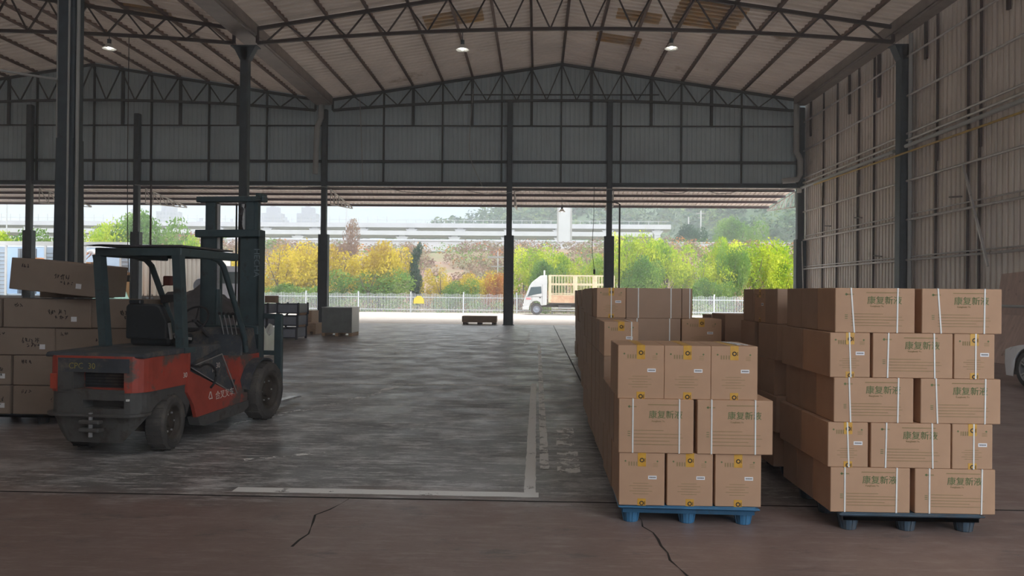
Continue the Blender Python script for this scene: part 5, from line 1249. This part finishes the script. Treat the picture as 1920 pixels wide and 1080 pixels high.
# ------------------------------------------------------------------ trailers and cartons out in the yard at the left
XL_ = XA
Yt = 46.
def trailer(px0, px1, z0, z1, label, m, ribbed=True, open_=False, name='truck_trailer', Y=Yt):
    x0, x1 = XL_(px0, Y), XL_(px1, Y); t = thing(name, label, 'trailer', (x0, Y, 0)); L = x1-x0
    mb = MB(); mb.bx(0, L, .05, 2.5, z0, z0+.1, m); mb.bx(0, L, 2.42, 2.5, z0, z1, m); mb.bx(0, .08, 0, 2.5, z0, z1, m); mb.bx(L-.08, L, 0, 2.5, z0, z1, m)
    if open_: mb.bx(-.03, L+.03, 2.4, 2.53, z1-.1, z1+.12, trail_m); mb.bx(-.03, L+.03, -.06, .06, z1-.14, z1+.12, trail_m)
    else: mb.bx(-.03, L+.03, -.03, 2.53, z1-.02, z1+.12, trail_m); mb.bx(-.03, L+.03, -.06, -.0, z1-.32, z1+.1, trail_m)
    if not open_:
        pr_ = ribs(0, L, .28, .05, .4) if ribbed else [(0, 0), (L, 0)]
        mb.add([v for x, o_ in pr_ for v in ((x, .0+o_, z0), (x, .0+o_, z1-.1))], [(2*i, 2*i+2, 2*i+3, 2*i+1) for i in range(len(pr_)-1)], m)
    one(mb, t, 'body')
    mb = MB(); mb.bx(0, L, .3, 2.2, z0-.3, z0, tdark_m); one(mb, t, 'chassis')
    for i in range(2):
        for y_ in (.15, 2.3):
            wt = empty('wheel', (L*.75+i*1.15-.6, y_, .5)); wt.parent = t; mb = MB(); mb.lathe([(.28, -.13), (.48, -.14), (.5, -.08), (.5, .08), (.48, .14), (.28, .13)], black_m, n=24, axis='y'); mb.lathe([(.28, -.1), (.12, -.06), (.001, -.08)], crate_m, n=16, axis='y'); one(mb, wt, 'tyre')
    return t
t = trailer(-130, 240, 1.2, 4.48, 'white roofed trailer with open curtain side full of cartons, at the left', trailb_m, open_=True, name='curtain_trailer')
x0 = XL_(-130, Yt)
for (a, b, m_, nm) in ((-130, 9, trailb_m, 0), (87, 112, trailb_m, 0), (128, 158, trailb_m, 0), (228, 240, trailb_m, 0), (14, 49, trailg_m, 1)):
    A_, B_ = XL_(a, Yt)-x0, XL_(b, Yt)-x0; mb = MB(); pr_ = ribs(A_, B_, .3, .06, .5); yy = .0 if nm == 0 else .9
    if nm: mb.add([v for x, o_ in pr_ for v in ((x, yy+o_, 1.25), (x, yy+o_, 4.2))], [(2*i, 2*i+2, 2*i+3, 2*i+1) for i in range(len(pr_)-1)], m_)
    else:
        mb.bx(A_, B_, -.02, .04, 1.25, 4.2, m_)
        for i in range(11): mb.bx(A_, B_, -.04, -.02, 1.35+i*.25, 1.39+i*.25, trailg_m)
    one(mb, t, 'side_panel' if nm == 0 else 'inner_panel')
for a in (11, 50, 85, 127, 159, 226):
    mb = MB(); A_ = XL_(a, Yt)-x0; mb.bx(A_-.06, A_+.06, -.06, .02, 1.2, 4.35, trail_m); one(mb, t, 'side_post')
trailer(262, 402, 1.25, 4.0, 'cream corrugated container trailer seen through the forklift guard', cream_m, name='container_trailer')
mb = MB(); mb.lathe([(.45, -.1), (.48, 0), (.3, .02), (.1, .02), (.001, .0)], crate_m, n=24, axis='y'); tag(mb.build('spare_wheel', loc=(XL_(377, 45.5), 45.5, 1.9)), 'round pale wheel disc fixed low before the cream container', 'wheel')
van = thing('van', 'pale grey van with red tail lights seen between the mast rails', 'van', (XL_(402, 44), 44, 0), R(21)); VL = 1.9
mb = MB(); mb.prism(rrect(0, VL, .5, 3.1, .25), -0, 4.2, M('van_grey', C(198, 200, 208), .3, .1, .05), 'y'); one(mb, van, 'body')
mb = MB(); mb.bx(.2, VL-.2, -.02, .02, 2.05, 2.75, glass_dark); one(mb, van, 'rear_window')
for x_ in (.12, VL-.12):
    mb = MB(); mb.bx(x_-.12, x_+.12, -.03, .02, 1.7, 2.3, redlamp_m); mb.bx(x_-.12, x_+.12, -.035, .0, 1.5, 1.66, redlamp_m); tag(one(mb, van, 'tail_light'), 'red tail light')
mb = MB(); mb.bx(.02, VL-.02, -.08, .05, .5, .8, black_m); one(mb, van, 'bumper')
for x_ in (.2, VL-.2):
    for y_ in (.7, 3.4): 
        mb = MB(); mb.lathe([(.001, -.1), (.33, -.1), (.34, 0), (.33, .1), (.001, .1)], black_m, (0, 0, 0), 20, 'x'); one(mb, van, 'wheel', loc=(x_, y_, .34))
YC = 44.6; k = 0
for q_ in range(2): woodbox('carton', XL_(176, 47.2), 46.95, 1.31+q_*.78, .9, .5, .77, f'{("lower", "upper")[q_]} large carton the bending person stands on', 'carton', cartono_m, legs=False)
spots = [  # px, z, width m, height m, text of place
 (66, 3.1, .5, .5, 'seen through the trailer opening, upper left'), (78, 3.1, .4, .45, 'seen through the trailer opening, upper right'), (70, 2.6, .5, .48, 'seen through the trailer opening, second down'), (80, 2.55, .4, .5, 'beside it, second down on the right'),
 (120, 3.1, .45, .45, 'in the trailer just left of the near column'), (140, 3.1, .4, .5, 'in the trailer right of the near column, top'), (141, 2.55, .45, .5, 'in the trailer right of the near column, lower'),
 (166, 2.85, .5, .5, 'right under the hands of the bending person'), (178, 2.8, .55, .55, 'below the bending person'), (176, 2.25, .6, .5, 'two below the bending person')]
for px, z, w_, h_, d_ in spots:
    woodbox('carton', XL_(px, Yt+.5), Yt+.5, z, w_, .6, h_, f'orange brown carton {d_}', 'carton', cartono_m, legs=False, group='orange cartons in the yard')
for (px, z, w_, h_, d_) in [(208, 0, .9, .74, 'bottom left'), (236, 0, .8, .74, 'bottom right'), (206, .74, .9, .74, 'second row left'), (235, .74, .8, .74, 'second row right'), (208, 1.48, .9, .74, 'third row left'), (237, 1.48, .7, .7, 'third row right'), (212, 2.22, .8, .6, 'top left'), (237, 2.18, .6, .5, 'top right')]:
    woodbox('carton', XL_(px, YC), YC, z, w_, .7, h_, f'orange carton in the yard heap right of the guard pillar, {d_}', 'carton', cartono_m, legs=False, group='orange cartons in the yard')
for (px, w_, z, h_, lb, m_) in [(283, 1.5, 0, .5, 'stacked dark timbers under the container', stud_m), (308, 1.1, 0, .8, 'grey wrapped block under the container', trailg_m), (262, .8, .0, 1.2, 'dark cabinet beside the sleeved column in the yard', fdark_m)]:
    woodbox('stacked_goods', XL_(px, 43.4), 43.4, 0, w_, .8, h_, lb, 'goods', m_)

# the person loading cartons, bent over
pr_ = thing('person', 'person in a white shirt and jeans bending over the orange cartons', 'person', (XL_(176, 47.2)+.12, 47.2, 2.86), 0)
def skin_body(name, joints, edges, m, parent, root=0, sub=1):
    me = bpy.data.meshes.new(name); me.from_pydata([j[0] for j in joints], edges, []); o = bpy.data.objects.new(name, me); COL.objects.link(o); o.parent = parent; me.materials.append(m)
    sk = o.modifiers.new('skin', 'SKIN'); sl = me.skin_vertices[0].data
    for i, j in enumerate(joints): sl[i].radius = (j[1], j[2] if len(j) > 2 else j[1]); sl[i].use_root = (i == root)
    sb = o.modifiers.new('sub', 'SUBSURF'); sb.levels = sub; sb.render_levels = sub+1; return o
# facing -X, hips high, torso bent forward and down
J = [((0, 0, .92), .15, .17), ((-.02, 0, 1.06), .15, .16), ((-.2, 0, 1.22), .14, .17), ((-.40, 0, 1.20), .13, .19), ((-.50, 0, 1.14), .06, .06),
     ((.02, -.1, .88), .09, .09), ((.03, -.12, .5), .065, .07), ((.06, -.12, .08), .045, .045), ((.02, .1, .88), .09, .09), ((.0, .12, .5), .065, .07), ((.06, .12, .08), .045, .045),
     ((-.42, -.2, 1.14), .055, .055), ((-.50, -.22, .98), .045, .045), ((-.66, -.18, .80), .033, .033), ((-.42, .2, 1.14), .055, .055), ((-.50, .22, .98), .045, .045), ((-.66, .18, .80), .033, .033)]
bd = skin_body('body', J, [(0, 1), (1, 2), (2, 3), (3, 4), (0, 5), (5, 6), (6, 7), (0, 8), (8, 9), (9, 10), (3, 11), (11, 12), (12, 13), (3, 14), (14, 15), (15, 16)], skin_m, pr_)
sh = skin_body('shirt', [((.0, 0, .98), .165, .185), ((-.03, 0, 1.08), .17, .18), ((-.2, 0, 1.22), .17, .19), ((-.40, 0, 1.20), .145, .21), ((-.42, -.21, 1.16), .075, .075), ((-.46, -.22, 1.1), .065, .065), ((-.42, .21, 1.16), .075, .075), ((-.46, .22, 1.1), .065, .065)],
               [(0, 1), (1, 2), (2, 3), (3, 4), (4, 5), (3, 6), (6, 7)], shirt_m, pr_)
tr_ = skin_body('trousers', [((0, 0, .93), .165, .185), ((.02, -.1, .86), .105, .105), ((.03, -.12, .5), .08, .085), ((.06, -.12, .1), .065, .065), ((.02, .1, .86), .105, .105), ((.0, .12, .5), .08, .085), ((.06, .12, .1), .065, .065)], [(0, 1), (1, 2), (2, 3), (0, 4), (4, 5), (5, 6)], jeans_m, pr_)
mb = MB(); mb.lathe([(.001, -.12), (.05, -.11), (.085, -.05), (.095, .02), (.08, .09), (.04, .125), (.001, .13)], skin_m, n=16); mb.box((-.095, 0, 0), (.03, .02, .04), skin_m); one(mb, pr_, 'head', smooth=True, loc=(-.6, 0, 1.08), rot=(0, R(-95), 0))
mb = MB(); mb.lathe([(.10, .0), (.1, .05), (.085, .1), (.045, .138), (.001, .142)], hair_m, n=16); one(mb, pr_, 'hair', smooth=True, loc=(-.595, 0, 1.09), rot=(0, R(-70), 0))
for s in (-1, 1):
    mb = MB(); mb.bbox(-.16, .1, -.05, .05, -.05, .05, .02, black_m); one(mb, pr_, 'shoe', loc=(.03, s*.12, .05))
    hd = [((-.66, s*.18, .80), .03), ((-.71, s*.175, .76), .034)]; ed = [(0, 1)]
    for i in range(4): hd += [((-.74-.012*abs(i-1.5)*-1, s*.18+(i-1.5)*.02, .72), .010), ((-.76, s*.18+(i-1.5)*.022, .67), .008)]; k_ = 2+2*i; ed += [(1, k_), (k_, k_+1)]
    hd += [((-.72, s*.14, .74), .011), ((-.74, s*.125, .70), .009)]; ed += [(1, 10), (10, 11)]
    skin_body('hand', [(p_, r_) for p_, r_ in hd], ed, skin_m, pr_)

# ------------------------------------------------------------------ haze over the far ground
hz = MB(); hz.bx(-700, 700, 75, 760, -1, 260, conc_m); ho = hz.build('haze'); ho.data.materials.clear()
m = bpy.data.materials.new('haze'); m.use_nodes = True; t = m.node_tree; t.nodes.clear(); v = N(t, 'ShaderNodeVolumePrincipled'); v.inputs['Density'].default_value = .0009; v.inputs['Color'].default_value = (.93, .96, 1, 1); v.inputs['Anisotropy'].default_value = .0
o = N(t, 'ShaderNodeOutputMaterial'); t.links.new(v.outputs[0], o.inputs['Volume']); ho.data.materials.append(m)
tag(ho, 'pale haze hanging over the distant ground', 'haze', kind='stuff')

hz = MB(); hz.bx(XL2+.02, XR+.25, YS+.02, 74.9, -.1, 14.5, conc_m); h2 = hz.build('lens_veil'); h2.data.materials.clear()  # added volume that lifts the dark hall the way lens veil would
m = m.copy(); m.name = 'lens_veil'; m.node_tree.nodes['Principled Volume'].inputs['Density'].default_value = .0028; h2.data.materials.append(m)
tag(h2, 'thin haze added in the hall for a lens veil', 'haze', kind='stuff')

# unseen walls added beside and behind the camera, opening shaped to dim the left
sw = MB(); sw.bx(XL2, 3.6, YS-.1, YS, 0, ZE, wallr_m); sw.bx(3.6, XR, YS-.1, YS, 8.5, ZE, wallr_m); tag(sw.build('wall_near_unseen'), kind='structure')
sw = MB(); sw.bx(XL2-.1, XL2, YS, YW, 0, ZE, wallr_m); tag(sw.build('wall_left_unseen'), kind='structure')
